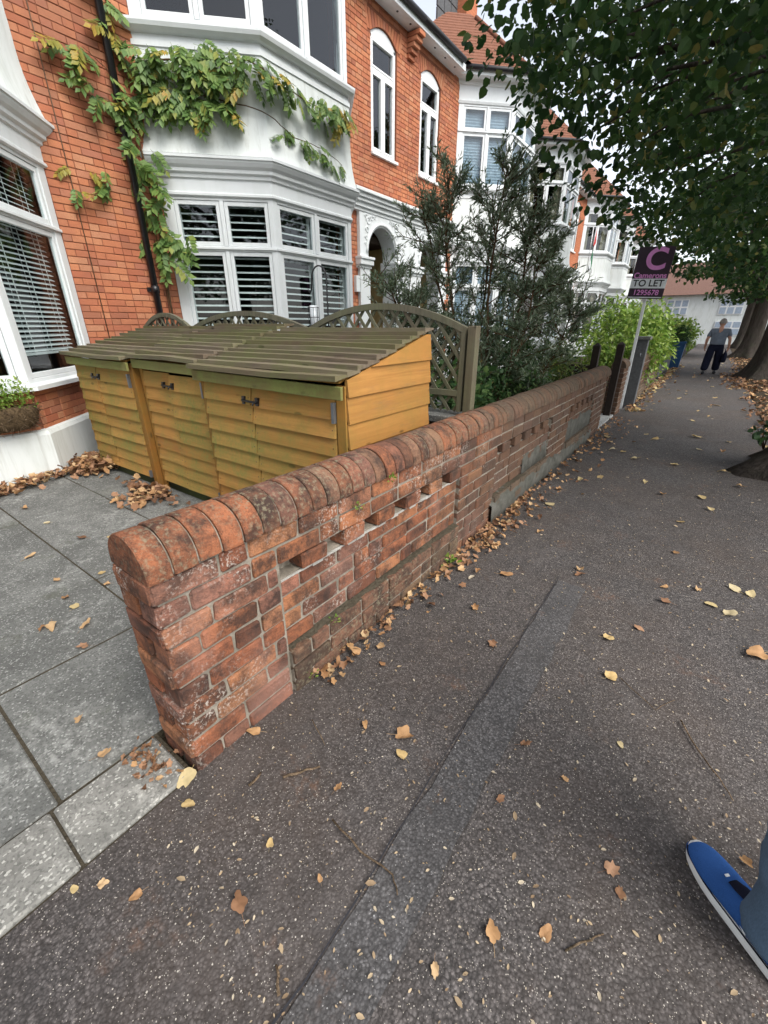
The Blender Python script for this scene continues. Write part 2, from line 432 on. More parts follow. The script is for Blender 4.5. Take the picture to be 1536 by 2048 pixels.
def make_leaf(name, stops, rough=0.5, transl=0.35, spec=0.35):
    t = NT(name); r = t.rnd()
    col = t.ramp(r, stops)
    p = t.pos()
    col = t.mix(t.ramp(t.noise(p, 60, 3), [(0.3, 0.3), (0.6, 0.0)]), col, t.mix(1.0, col, (0.45, 0.45, 0.45), 'MULTIPLY'))
    b = t.n('BsdfPrincipled', {'Base Color': col, 'Roughness': rough, 'Specular IOR Level': spec})
    tl = t.n('BsdfTranslucent', {'Color': col})
    mx = t.n('MixShader', {0: transl}); t.set(mx.inputs[1], b.outputs[0]); t.set(mx.inputs[2], tl.outputs[0])
    t.t.links.new(mx.outputs[0], t.out.inputs[0])
    MAT[name] = t.m
make_leaf('lime_leaf', [(0.0, (0.018, 0.05, 0.016)), (0.5, (0.036, 0.085, 0.022)), (0.9, (0.065, 0.125, 0.03)), (0.97, (0.15, 0.17, 0.04)), (1.0, (0.25, 0.21, 0.06))], 0.5, 0.48)
make_leaf('olive_leaf', [(0.0, (0.08, 0.125, 0.065)), (0.5, (0.21, 0.28, 0.165)), (0.85, (0.36, 0.43, 0.29)), (1.0, (0.55, 0.60, 0.47))], 0.45, 0.42)
make_leaf('wisteria_leaf', [(0.0, (0.07, 0.14, 0.035)), (0.5, (0.12, 0.21, 0.05)), (0.85, (0.18, 0.27, 0.065)), (1.0, (0.28, 0.31, 0.07))], 0.5, 0.25)
make_leaf('wisteria_yellow', [(0.0, (0.22, 0.22, 0.045)), (0.6, (0.32, 0.28, 0.05)), (1.0, (0.42, 0.26, 0.04))], 0.5, 0.25)
make_leaf('shrub_leaf', [(0.0, (0.025, 0.065, 0.02)), (0.6, (0.055, 0.12, 0.035)), (1.0, (0.12, 0.19, 0.055))])
make_leaf('fern_leaf', [(0.0, (0.08, 0.14, 0.03)), (0.6, (0.16, 0.23, 0.045)), (1.0, (0.30, 0.30, 0.07))])
make_leaf('laurel_leaf', [(0.0, (0.10, 0.20, 0.03)), (0.5, (0.21, 0.34, 0.05)), (1.0, (0.38, 0.48, 0.12))], 0.3)
make_leaf('fallen_tan', [(0.0, (0.30, 0.155, 0.07)), (0.5, (0.46, 0.27, 0.125)), (1.0, (0.58, 0.41, 0.23))], 0.7, 0.1)
make_leaf('fallen_yellow', [(0.0, (0.48, 0.32, 0.13)), (0.6, (0.56, 0.44, 0.22)), (1.0, (0.55, 0.46, 0.28))], 0.7, 0.1)
make_leaf('fallen_brown', [(0.0, (0.13, 0.065, 0.035)), (0.5, (0.26, 0.135, 0.07)), (1.0, (0.38, 0.22, 0.13))], 0.8, 0.05)
make_leaf('crumb', [(0.0, (0.25, 0.17, 0.10)), (0.5, (0.42, 0.32, 0.20)), (1.0, (0.55, 0.48, 0.36))], 0.8, 0.05)
make_leaf('dry_hanging', [(0.0, (0.15, 0.12, 0.05)), (1.0, (0.25, 0.22, 0.07))], 0.7, 0.2)

def make_bark(name, c):
    t = NT(name); p = t.pos(); q = t.vmul(p, (11, 11, 1.5))
    n = t.noise(q, 2.0, 5, 0.7, dist=0.6)
    col = t.mix(t.ramp(n, [(0.35, 0.0), (0.65, 1.0)]), tuple(x * 0.4 for x in c), c)
    col = t.mix(t.ramp(t.noise(p, 4, 3), [(0.5, 0.0), (0.75, 0.4)]), col, (0.06, 0.075, 0.045))
    MAT[name] = t.pbr(col, 0.95, t.bump(n, 1.0, 0.07), 0.1)
make_bark('bark', (0.095, 0.08, 0.068)); make_bark('stem_bark', (0.19, 0.115, 0.065)); make_bark('twig', (0.28, 0.20, 0.13))

def make_tile(name, c):
    t = NT(name); p = t.pos(); r = t.rnd()
    col = t.mix(t.noise(p, 9, 5, 0.7), tuple(x * 0.55 for x in c), tuple(x * 1.35 for x in c))
    MAT[name] = t.pbr(col, 0.9, t.bump(t.noise(t.vmul(p, (6, 6, 6)), 5, 3), 0.6, 0.02), 0.15)
make_tile('roof_tile', (0.20, 0.092, 0.06)); make_tile('far_tile', (0.17, 0.10, 0.08))
def make_denim(name, c):
    t = NT(name); p = t.pos()
    w = t.noise(t.vmul(p, (500, 500, 90)), 1.0, 2)
    col = t.mix(w, tuple(x * 0.6 for x in c), tuple(x * 1.3 for x in c))
    col = t.mix(t.ramp(t.noise(p, 9, 3), [(0.4, 0.0), (0.7, 0.4)]), col, tuple(x * 1.6 for x in c))
    MAT[name] = t.pbr(col, 0.9, t.bump(w, 0.4, 0.002), 0.1)
make_denim('denim', (0.10, 0.155, 0.225)); make_denim('navy_cloth', (0.012, 0.014, 0.028)); make_denim('grey_shirt', (0.15, 0.175, 0.215))
make_denim('shoe_blue', (0.03, 0.095, 0.29)); make_denim('dark_jacket', (0.03, 0.035, 0.045))
simple('skin', (0.50, 0.27, 0.19), 0.55); simple('rubber_white', (0.86, 0.88, 0.86), 0.5); simple('hair_grey', (0.30, 0.27, 0.25), 0.8)
simple('sign_dark', (0.035, 0.018, 0.032), 0.4, 0.4, 0, 0.1); simple('sign_pink', (0.70, 0.28, 0.62), 0.5); simple('sign_white', (0.78, 0.82, 0.84), 0.5)
simple('sign_magenta', (0.36, 0.05, 0.20), 0.5); simple('sign_black', (0.03, 0.03, 0.035), 0.5); simple('flag_red', (0.50, 0.03, 0.03), 0.8); simple('flag_black', (0.02, 0.02, 0.025), 0.8)
simple('flag_green', (0.03, 0.16, 0.08), 0.8); simple('car_paint', (0.03, 0.035, 0.045), 0.25, 0.6); simple('tyre', (0.015, 0.015, 0.016), 0.8)
simple('coir', (0.10, 0.07, 0.04), 1.0, 0.1, 0, 0.5, 60, 1.0); simple('white_pole', (0.72, 0.74, 0.74), 0.5)

# ================================================================ THE SETTING
def sheet(name, x0, x1, y0, y1, z, m, thick=0.05, kind='structure'):
    b = MB(); b.box(x0, x1, y0, y1, z - thick, z)
    o = b.build(name, MAT[m]); o['kind'] = kind
    return o
sheet('ground', -400, 400, -300, 500, -0.16, 'earth')
sheet('road', 1.75, 9.0, -60, 120, -0.11, 'road_asphalt', 0.04)
def grid_sheet(name, x0, x1, y0, y1, z, m, nx, ny, amp):
    """a pavement surface with slight unevenness"""
    rr = np.random.RandomState(5)
    xs = np.linspace(x0, x1, nx); ys = y0 + (y1 - y0) * np.linspace(0, 1, ny) ** 1.7
    vs = []; fs = []
    for j in range(ny):
        for i in range(nx):
            e = 0 if i in (0, nx - 1) else 1
            vs.append((xs[i], ys[j], z + e * amp * (math.sin(xs[i] * 3.1 + ys[j] * 1.3) * math.sin(ys[j] * 0.9 + 1) - 0.6 * abs(math.sin(xs[i] * 1.7 + ys[j] * 0.31)))))
    for j in range(ny - 1):
        for i in range(nx - 1): fs.append((j * nx + i, j * nx + i + 1, (j + 1) * nx + i + 1, (j + 1) * nx + i))
    b = MB(); b.smooth = True; b.add(vs, fs)
    o = b.build(name, MAT[m]); o['kind'] = 'structure'
    return o
grid_sheet('pavement', -1.155, 1.55, -8, 60, 0.0, 'asphalt', 14, 120, 0.006)
# the long patch of newer tarmac over a trench, cut across now and then
def trench():
    b = MB()
    ys = [-6 + 0.125 * i for i in range(69)]
    vs = []; rr = random.Random(3)
    for y in ys:
        def hz(x): return 0.005 + 0.006 * (math.sin(x * 3.1 + y * 1.3) * math.sin(y * 0.9 + 1) - 0.6 * abs(math.sin(x * 1.7 + y * 0.31)))
        l = -0.44 + rr.uniform(-0.01, 0.01); q = -0.275 + rr.uniform(-0.012, 0.012)
        vs += [(l, y, hz(l)), ((l + q) / 2, y, hz((l + q) / 2)), (q, y, hz(q))]
    fs = []
    for i in range(len(ys) - 1):
        for k in range(2): fs.append((3 * i + k, 3 * i + k + 1, 3 * i + 4 + k, 3 * i + 3 + k))
    b.add(vs, fs)
    o = b.build('pavement_patch', MAT['asphalt_patch']); o['kind'] = 'structure'
trench()
for tx0, ty0, ty1 in ((-0.447, -6.0, 2.55),):      # tar seams along the patch
    b = MB(); rr = random.Random(int(-tx0 * 100)); n_ = 90; vs = []
    for k in range(n_ + 1):
        y = ty0 + (ty1 - ty0) * k / n_; x = tx0 + rr.uniform(-0.006, 0.006); w_ = 0.0012 + rr.uniform(0, 0.002)
        z = 0.0095 + 0.006 * (math.sin(x * 3.1 + y * 1.3) * math.sin(y * 0.9 + 1) - 0.6 * abs(math.sin(x * 1.7 + y * 0.31)))
        vs += [(x - w_, y, z), (x + w_, y, z)]
    b.add(vs, [(2 * k, 2 * k + 1, 2 * k + 3, 2 * k + 2) for k in range(n_)]); o_ = b.build('tar_seam', MAT['sign_black']); o_['kind'] = 'structure'
kb = MB(); kb.box(-0.5, 0.5, -0.5, 0.5, -0.5, 0.5)
UNIT = kb.mesh('unit_block', MAT['kerb_stone'])
def unit_mesh(name, m, jit=0.0, seed=0, bev=0.0):
    """a unit block with slightly worn corners, shared by alike pieces"""
    bm = bmesh.new(); bmesh.ops.create_cube(bm, size=1.0)
    me = bpy.data.meshes.new(name)
    bm.to_mesh(me); bm.free(); me.materials.append(MAT[m])
    return me
def brick_mesh(name, m, L, Dp, H, seed, worn=0.004):
    """a brick of real size with chamfered, worn edges"""
    rr = random.Random(seed)
    bm = bmesh.new(); bmesh.ops.create_cube(bm, size=1.0)
    for v in bm.verts: v.co = Vector((v.co.x * Dp, v.co.y * L, v.co.z * H))
    bmesh.ops.bevel(bm, geom=list(bm.edges), offset=worn, segments=1, affect='EDGES')
    for v in bm.verts: v.co += Vector([rr.uniform(-worn, worn) * 0.45 for _ in range(3)])
    bmesh.ops.triangulate(bm, faces=[f for f in bm.faces if len(f.verts) > 4])
    me = bpy.data.meshes.new(name); bm.to_mesh(me); bm.free()
    me.materials.append(MAT[m])
    return me
ks = brick_mesh('roadside_kerb_stone', 'kerb_stone', 0.9, 0.14, 0.16, 2, 0.008)
kerb = empty('kerb', (1.62, 0, -0.06)); kerb['kind'] = 'structure'
for i in range(50): place('kerb_stone', ks, Matrix.Translation((0, -8 + 0.905 * i, 0)), kerb)
sheet('tree_verge', 0.98, 1.545, 8.5, 60, 0.012, 'soil', 0.02)

# --- the neighbour's paved drive: grey slabs with mossy joints, edging stones along the pavement
sheet('garden_ground', -12, -1.30, -20, 60, -0.055, 'soil', 0.06)
drive = empty('driveway', (0, 0, 0)); drive['kind'] = 'structure'
jb = MB(); jb.box(-6.4, -1.437, -6, 3.3, -0.05, -0.006); jb.build('joint_bed', MAT['moss_joint'], drive)
sx = [-1.435, -2.19, -2.86, -3.52, -4.3, -4.98, -5.66, -6.34]; sy = [-3.27, -2.6, -1.93, -1.26, -0.59, 0.075, 0.75, 1.42, 2.09, 2.76]
for i in range(len(sx) - 1):
    for j in range(len(sy) - 1):
        b = MB(); g = 0.0055; rr = RND
        z = [rr.uniform(-0.004, 0.004) for _ in range(4)]
        x0, x1, y0, y1 = sx[i + 1] + g, sx[i] - g, sy[j] + g, sy[j + 1] - g
        jx = [rr.uniform(-0.004, 0.004) for _ in range(4)]
        top = [(x0 + jx[0], y0, z[0]), (x1 + jx[1], y0, z[1]), (x1 + jx[2], y1, z[2]), (x0 + jx[3], y1, z[3])]
        b.add(top + [(p[0], p[1], -0.04) for p in top], [(0, 1, 2, 3), (4, 7, 6, 5), (0, 4, 5, 1), (1, 5, 6, 2), (2, 6, 7, 3), (3, 7, 4, 0)])
        bevel(b.build('paving_slab', MAT['slab'], drive), 0.005)
jb = MB(); jb.box(-1.436, -1.158, -6, 0.41, -0.1, -0.006); 
edging = empty('edging_kerb', (0, 0, 0)); edging['kind'] = 'structure'
jb.build('joint_bed', MAT['moss_joint'], edging)
ey = [-2.9, -2.3, -1.7, -1.1, -0.5, 0.045, 0.40]
for j in range(len(ey) - 1):
    b = MB(); b.box(-1.425, -1.165, ey[j] + 0.005, ey[j + 1] - 0.005, -0.1, 0.006 + RND.uniform(-0.003, 0.004))
    bevel(b.build('edging_stone', MAT['kerb_stone'], edging), 0.007)
# --- the neighbour's front path and its pale threshold
path = empty('garden_path', (0, 0, 0)); path['kind'] = 'structure'
for i in range(9):
    b = MB(); b.box(-1.40 - 0.56 * i - 0.552, -1.40 - 0.56 * i, 7.33, 8.52, -0.05, 0.004)
    bevel(b.build('path_slab', MAT['slab'], path), 0.005)
b = MB(); b.box(-1.39, -1.163, 7.30, 8.60, -0.04, 0.022); bevel(b.build('threshold_stone', MAT['tile_grey'], path), 0.006)

# ================================================================ GARDEN WALL
def zt(r): return 0.063 + 0.0835 * r                     # bottom of course r; courses 0..8, coping above
PITCH_B = 0.236
XF = -1.15
def garden_wall(name, y0, y1, panels, label, cat='wall', near=True, maxparts=300, ends=(True, True)):
    w = empty(name, (0, 0, 0)); tag(w, label, cat, 'low brick garden walls')
    H = zt(9)
    # mortar core, recessed behind the brick faces; deeper in the sunken panels
    cb = MB(); xb = XF - 0.222
    def inpanel(y): return any(a <= y <= b for a, b in panels)
    cuts = sorted([y0 + 0.006] + [v for p in panels for v in p] + [y1 - 0.006])
    for a, b in zip(cuts[:-1], cuts[1:]):
        rec = 0.024 if inpanel((a + b) / 2) else 0.0
        a, b = max(a, y0 + 0.018), min(b, y1 - 0.018)
        if rec:
            cb.box(xb + 0.006, XF + 0.010, a, b, -0.1, zt(2) - 0.012)
            cb.box(xb + 0.006, XF - 0.009 - rec, a, b, zt(2) - 0.012, zt(6) + 0.003)
            cb.box(xb + 0.006, XF - 0.09, a, b, zt(6) + 0.003, zt(7))
            cb.box(xb + 0.006, XF - 0.009, a, b, zt(7), H + 0.004)
        else:
            cb.box(xb + 0.006, XF - 0.009, a, b, -0.1, H + 0.004)
    cb.build('mortar_core', MAT['mortar'], w)
    parts = []                                            # (y, z, length, height, depth, x face)
    rr = random.Random(int(y0 * 100) + 7)
    for r in range(-1, 9):
        z0 = zt(r) + 0.005; hh = 0.0735
        if r == -1: z0 = -0.03; hh = zt(0) + 0.03 - 0.004
        segs = []
        for a, b in zip(cuts[:-1], cuts[1:]): segs.append((a, b, inpanel((a + b) / 2)))
        if r in (7, 8): segs = [(y0, y1, False)]
        for a, b, pan in segs:
            if pan and r == 6:
                y = a + 0.118
                while y < b - 0.05:
                    L = min(0.148, b - y)
                    parts.append((y, z0, L, hh, 0.20, XF, 0)); y += 0.258
                continue
            face = XF - 0.024 if pan and 2 <= r <= 5 else XF
            if pan and r <= 1: face = XF + 0.022
            y = a; k = 0
            off = [0.0, 0.5, 0.25, 0.75][r % 4] if r % 2 == 0 else 0.5
            first = PITCH_B * (1 - off if off else 1)
            lens = []
            while y < b - 0.012:
                L = first if k == 0 else (PITCH_B if rr.random() > 0.22 else PITCH_B / 2)
                L = min(L, b - y)
                if b - y - L < 0.05: L = b - y
                parts.append((y, z0, L - 0.012, hh - 0.002, 0.104, face + rr.uniform(-0.004, 0.005), 1 if (r <= 1 and inpanel(y + L / 2)) else 0)); y += L; k += 1
    parts.sort(key=lambda q: q[0])
    rest = MB()
    vari = {}
    for i, (y, z, L, hh, dp, face, pk) in enumerate(parts):
        key = (round(L, 2), round(hh, 3), dp, i % 4, pk)
        if key not in vari: vari[key] = brick_mesh('garden_brick', 'plinth_brick' if pk else 'garden_brick', max(L, 0.03), dp, hh, len(vari) + 3, 0.0065)
        M = Matrix.Translation((face - dp / 2, y + L / 2, z + hh / 2)) @ Euler((rr.uniform(-0.012, 0.012), rr.uniform(-0.01, 0.01), rr.uniform(-0.012, 0.012))).to_matrix().to_4x4()
        if i < maxparts: place('brick', vari[key], M, w)
        else:
            rest.add([M @ v.co for v in vari[key].vertices], [tuple(p.vertices) for p in vari[key].polygons])
    # back leaf, end bricks
    back = MB()
    for r in range(-1, 9):
        z0 = zt(r) + 0.005; hh = 0.0735
        y = y0 - 0.001 + (PITCH_B / 2 if r % 2 else 0.0)
        if r % 2: back.box(xb + 0.001, xb + 0.1, y0 + 0.002, y - 0.01, z0, z0 + hh)
        while y < y1 - 0.02:
            L = min(PITCH_B, y1 - y)
            back.box(xb + rr.uniform(-0.003, 0.002), xb + 0.104, y + 0.001, y + L - 0.010, z0, z0 + hh); y += L
    for r in range(0, 9, 2):      # bricks laid across the ends
        for yy in (y0 - 0.003, y1 - 0.092):
            key = ('end', r % 4)
            if key not in vari: vari[key] = brick_mesh('garden_brick', 'garden_brick', 0.095, 0.212, 0.073, 90 + r, 0.006)
            place('brick', vari[key], Matrix.Translation((XF - 0.111 + rr.uniform(-0.003, 0.003), yy + 0.0475 + rr.uniform(-0.004, 0.002), zt(r) + 0.0415)) @ Matrix.Rotation(rr.uniform(-0.015, 0.015), 4, 'Z'), w)
    bk = back.build('back_brickwork', MAT['garden_brick'], w); bk['kind'] = 'stuff'
    if rest.v: tag(rest.build('far_brickwork', MAT['garden_brick'], w), kind='stuff')
    # half-round coping bricks
    cop = {}
    y = y0 - 0.004; i = 0
    while y < y1 - 0.02:
        L = 0.083
        v = i % 4
        if v not in cop:
            c = MB(); n = 12; prof = []
            for k in range(n + 1):
                q = math.pi * k / n
                prof.append((0.122 * math.cos(q), 0.122 * math.sin(q) ** 0.9))
            prof = [(0.122, -0.008)] + prof + [(-0.122, -0.008)]
            r2 = random.Random(v); rings = []
            for t, sh in ((-0.5, 0.975), (-0.44, 1.0), (0.44, 1.0), (0.5, 0.975)):
                rings.append([(a * sh + r2.uniform(-0.001, 0.001), t * (L - 0.007), bb * sh) for a, bb in prof])
            c.loft(rings, True, False)
            cop[v] = c.mesh('coping_brick', MAT['coping_brick'])
        M = Matrix.Translation((XF - 0.108 + rr.uniform(-0.003, 0.003), y + L / 2, H + 0.010 + rr.uniform(-0.003, 0.003))) @ Euler((rr.uniform(-0.015, 0.015), rr.uniform(-0.025, 0.025), rr.uniform(-0.02, 0.02))).to_matrix().to_4x4()
        place('coping_brick', cop[v], M, w)
        y += L; i += 1
    bed = MB(); n = 10; prof = [(0.112, -0.006)] + [(0.114 * math.cos(math.pi * k / n), 0.113 * math.sin(math.pi * k / n)) for k in range(n + 1)] + [(-0.112, -0.006)]
    bed.prism(prof, y0 + 0.004, y1 - 0.004, lambda a, bb, d: (XF - 0.108 + a, d, H + 0.010 + bb)); bed.build('coping_mortar', MAT['mortar'], w)
    return w
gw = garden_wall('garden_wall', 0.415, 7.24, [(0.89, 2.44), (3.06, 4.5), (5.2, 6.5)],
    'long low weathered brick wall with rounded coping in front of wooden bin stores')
# lime smears on the ledge of the first panel, cement render on the low parts of the further panels
sm = MB(); rr = random.Random(4)
for k in range(26):
    y = 0.9 + k * 0.0588; 
    sm.box(XF - 0.026, XF - 0.021 + rr.uniform(0, 0.004), y, y + 0.062, zt(6) - 0.006 - rr.uniform(0, 0.012), zt(6) + 0.001)
sm.build('lime_ledge', MAT['lime_smear'], gw)
def ragged(name, y0, y1, z0, z1, x0, x1, m, seed, n=26):
    rr = random.Random(seed); b = MB(); top = []
    for k in range(n + 1):
        y = y0 + (y1 - y0) * k / n
        top.append((y, z1 + rr.uniform(-0.022, 0.022) + 0.018 * math.sin(k * 0.7 + seed)))
    vs = []; fs = []
    for y, z in top: vs += [(x0, y, z0), (x1 + rr.uniform(-0.004, 0.003), y, z0), (x1 + rr.uniform(-0.006, 0.0), y, z - 0.02), (x0, y, z)]
    for k in range(n):
        for j in range(3): fs.append((4 * k + j, 4 * k + 4 + j, 4 * k + 5 + j, 4 * k + 1 + j))
    b.smooth = True; b.add(vs, fs); return b.build(name, MAT[m], gw)
def ledge(y0, y1, seed):
    rr = random.Random(seed); b = MB(); vs = []; n = int((y1 - y0) / 0.045)
    for k in range(n + 1):
        y = y0 + (y1 - y0) * k / n; z = zt(2) - 0.004
        vs += [(XF - 0.034, y, z + rr.uniform(0.0, 0.012)), (XF - 0.008, y, z + rr.uniform(-0.004, 0.006)), (XF + 0.016 - rr.uniform(-0.004, 0.012), y, z - rr.uniform(0.0, 0.01))]
    b.smooth = True
    b.add(vs, [(3 * k + j, 3 * k + 1 + j, 3 * k + 4 + j, 3 * k + 3 + j) for k in range(n) for j in range(2)])
    b.build('mossy_ledge', MAT['moss_joint'], gw)
ledge(0.9, 2.43, 3); ledge(3.07, 3.8, 4)
ragged('cement_render', 3.0, 4.75, -0.03, 0.20, XF - 0.03, XF + 0.030, 'cement', 5)
ragged('cement_render', 4.75, 6.52, -0.03, 0.16, XF - 0.03, XF + 0.030, 'cement', 8)
ragged('cement_render', 5.2, 6.5, 0.14, 0.46, XF - 0.06, XF - 0.012, 'cement', 11)
ragged('cement_render', 3.75, 4.5, 0.18, 0.40, XF - 0.06, XF - 0.015, 'cement', 17)

# ================================================================ BIN STORES (three lapped-board timber stores side by side)
def roofz(y): return 1.205 + (y - 1.80) * 0.262
shed_m = {}
def lap_board(m, name, flip=False):
    """unit-long lapped board along X: wedge section, thick edge at the bottom"""
    b = MB(); s = [(-0.004, -0.5), (-0.032, -0.5), (-0.008, 0.5), (-0.001, 0.5)]
    b.prism([(p, q) for p, q in s], -0.5, 0.5, lambda a, c, d: (d, a, c))
    return b.mesh(name, MAT[m])
BO_F = lap_board('shed_board', 'front_board')
def store(x0, x1, dy, split, label, last=False, dz=0.0, tw=0.0):
    o = empty('bin_store', ((x0 + x1) / 2, 1.87 + dy, 0)); tag(o, label, 'bin store', 'lapped timber bin stores')
    cx = (x0 + x1) / 2; a, c = x0 - cx, x1 - cx
    rr = random.Random(int(abs(x0) * 100))
    b = MB(); b.box(a + 0.05, c - 0.06, 0.006, 0.05, 0, 0.105); b.box(a + 0.05, c - 0.05, 0.06, 0.88, 0.02, 0.05); b.build('base', MAT['shed_base'], o)
    b = MB(); b.box(a + 0.02, c - 0.02, 0.86, 0.88, 0.03, 1.40); b.box(a + 0.004, a + 0.02, 0.05, 0.86, 0.03, 1.17); b.build('back_panel', MAT['shed_base'], o)
    for xx, wd in ((a, 0.055), (c - 0.075, 0.075)):
        b = MB(); b.box(xx + 0.001, xx + wd, -0.012, 0.05, 0.012, 1.185); bevel(b.build('corner_post', MAT['shed_post'], o), 0.004)
    sp = a + (c - a) * split
    for di, (d0, d1) in enumerate(((a + 0.062, sp - 0.004), (sp + 0.004, c - 0.082))):
        dr = empty('door', ((d0 + d1) / 2, rr.uniform(-0.012, 0.004), 0), rr.uniform(-0.012, 0.02), o)
        wd = d1 - d0; n = 9; zt0, zt1 = 0.10, 1.125 - (0.004 if di == 0 else 0.016)
        b = MB()
        b.box(-wd / 2 + 0.01, wd / 2 - 0.01, 0.003, 0.024, zt0 + 0.02, zt1 - 0.01); b.build('door_back', MAT['shed_post'], dr)
        nl = MB()
        for k in range(n):
            ph = (zt1 - zt0) / n
            M = Matrix.Translation((rr.uniform(-0.002, 0.002), 0.002, zt0 + ph * (k + 0.5))) @ Matrix.Rotation(rr.uniform(-0.004, 0.004), 4, 'Y') @ Matrix.Diagonal((wd + rr.uniform(-0.004, 0.002), 1.0, ph + 0.014, 1))
            place('board', BO_F, M, dr)
            for q in (-wd / 2 + 0.022, wd / 2 - 0.022): nl.box(q - 0.0025, q + 0.0025, -0.024, -0.012, zt0 + ph * (k + 0.35) - 0.0025, zt0 + ph * (k + 0.35) + 0.0025)
        tag(nl.build('nail_heads', MAT['black_iron'], dr), kind='stuff')
    # iron bolt across the two doors
    b = MB(); zz = 1.03
    for q in (-0.07, 0.07): b.box(sp + q - 0.014, sp + q + 0.014, -0.042, -0.018, zz - 0.026, zz + 0.026)
    b.tube([(sp - 0.075, -0.048, zz), (sp + 0.075, -0.048, zz - 0.004)], 0.008, 6); b.tube([(sp + 0.06, -0.048, zz), (sp + 0.06, -0.07, zz - 0.02)], 0.006, 6)
    b.build('bolt', MAT['black_iron'], o)
    b = MB(); b.box(c - 0.094, c - 0.074, -0.036, -0.0125, 0.97, 1.09); b.build('hinge', MAT['galvanised'], o)
    b = MB(); b.box(c - 0.094, c - 0.074, -0.036, -0.0125, 0.10, 0.17); b.build('hinge', MAT['galvanised'], o)
    # fascia and lapped roof boards
    b = MB(); b.box(a - 0.012, c + 0.010, -0.072, -0.052, 1.122 + dz, 1.196 + dz, Matrix.Rotation(tw, 4, 'Z') @ Matrix.Rotation(rr.uniform(-0.012, 0.012), 4, 'Y')); bevel(b.build('fascia', MAT['shed_fascia'], o), 0.003)
    n = 11
    for k in range(n):
        y0 = -0.105 + k * 0.0915; z0 = roofz(1.87 + y0) + 0.006 + dz
        b = MB(); wv = [rr.uniform(-0.005, 0.005) for _ in range(4)]
        l, r_ = a - (0.022 if dz == 0.004 else -0.004) + rr.uniform(-0.004, 0.004), c + (0.016 if last else -0.004) + rr.uniform(-0.004, 0.004)
        s = [(y0, z0 + 0.012), (y0, z0 + 0.042), (y0 + 0.115, z0 + 0.115 * 0.262 + 0.012), (y0 + 0.115, z0 + 0.115 * 0.262 + 0.0)]
        rings = []
        for xi, t in enumerate((l, l * 0.4 + r_ * 0.6, r_)):
            rings.append([(t, p + t * tw + wv[xi] * 0.9, q + wv[3 - xi] * 1.4) for p, q in s])
        b.loft(rings, True, False); b.build('roof_board', MAT['shed_roof'], o)
    b = MB(); b.box(a + 0.02, c - 0.02, -0.04, 0.87, 0, 0.012, Matrix.Translation((0, 0, roofz(1.87) - 0.013)) @ Matrix.Shear('XY', 4, (0, 0)) @ Matrix.Rotation(math.atan(0.262), 4, 'X')); b.build('roof_deck', MAT['shed_post'], o)
    if last:      # the lapped gable end towards the pavement
        rake = MB()
        for k in range(9):
            z0 = 0.06 + k * 0.152; z1 = z0 + 0.165
            ya, yb = -0.005, 0.90
            pol = [(ya, z0), (yb, z0), (yb, z1), (ya, z1)]
            # cut by the roof slope
            out = []
            def ins(p): return p[1] <= roofz(1.87 + p[0]) - 0.004
            for i in range(4):
                p, q = pol[i], pol[(i + 1) % 4]
                if ins(p): out.append(p)
                if ins(p) != ins(q):
                    lo, hi = 0.0, 1.0
                    for _ in range(30):
                        md = (lo + hi) / 2; pt = (p[0] + (q[0] - p[0]) * md, p[1] + (q[1] - p[1]) * md)
                        if ins(pt) == ins(p): lo = md
                        else: hi = md
                    out.append((p[0] + (q[0] - p[0]) * lo, p[1] + (q[1] - p[1]) * lo))
            if len(out) < 3: continue
            bb = MB(); n_ = len(out)
            outer = [(c - 0.002 + 0.024 - 0.016 * (z - z0) / 0.165, y, z) for y, z in out]
            inner = [(c - 0.006 - 0.002 * (z - z0), y, z) for y, z in out]
            bb.add(outer + inner, [tuple(range(n_)), tuple(range(2 * n_ - 1, n_ - 1, -1))] + [(i, n_ + i, n_ + (i + 1) % n_, (i + 1) % n_) for i in range(n_)])
            bb.build('side_board', MAT['shed_board_side'], o)
        b = MB(); b.box(c - 0.03, c - 0.008, 0.05, 0.86, 0.03, 1.15); b.build('side_backing', MAT['shed_post'], o)
    return o
store(-5.45, -4.17, 0.0, 0.40, 'mossy roofed wooden bin store beside the neighbouring bay window', False, 0.004, 0.014)
store(-4.15, -3.07, 0.05, 0.46, 'middle wooden bin store with a gap under its mossy fascia', False, 0.026, -0.012)
store(-3.05, -1.61, -0.03, 0.42, 'wooden bin store with lapped gable end beside the brick wall', True)

# ================================================================ TRELLIS on a low dividing wall
lw = empty('dividing_wall', (0, 0, 0)); tag(lw, 'low brick dividing wall with concrete capping under the trellis', 'wall', 'low brick garden walls')
b = MB(); b.box(-6.0, -1.45, 2.87, 3.05, -0.05, 0.80); b.build('mortar_core', MAT['mortar'], lw)
rr = random.Random(9); bmz = {}
for r in range(9):
    y = -1.44 - (0.11 if r % 2 else 0)
    x = -1.442
    first = True
    while x > -2.4:
        L = 0.112 if (first and r % 2) else 0.226; first = False
        k = (L, rr.randint(0, 1))
        if k not in bmz: bmz[k] = brick_mesh('divider_brick', 'garden_brick', L, 0.10, 0.073, 30 + len(bmz), 0.005)
        place('brick', bmz[k], Matrix.Translation((x - L / 2, 2.91, 0.045 + r * 0.084)) @ Matrix.Rotation(R(90), 4, 'Z'), lw); x -= L + 0.01
for i in range(8):
    b = MB(); b.box(-1.42 - 0.58 * i - 0.57, -1.42 - 0.58 * i, 2.83, 3.09, 0.815, 0.875); bevel(b.build('capping_stone', MAT['slab'], lw), 0.008)
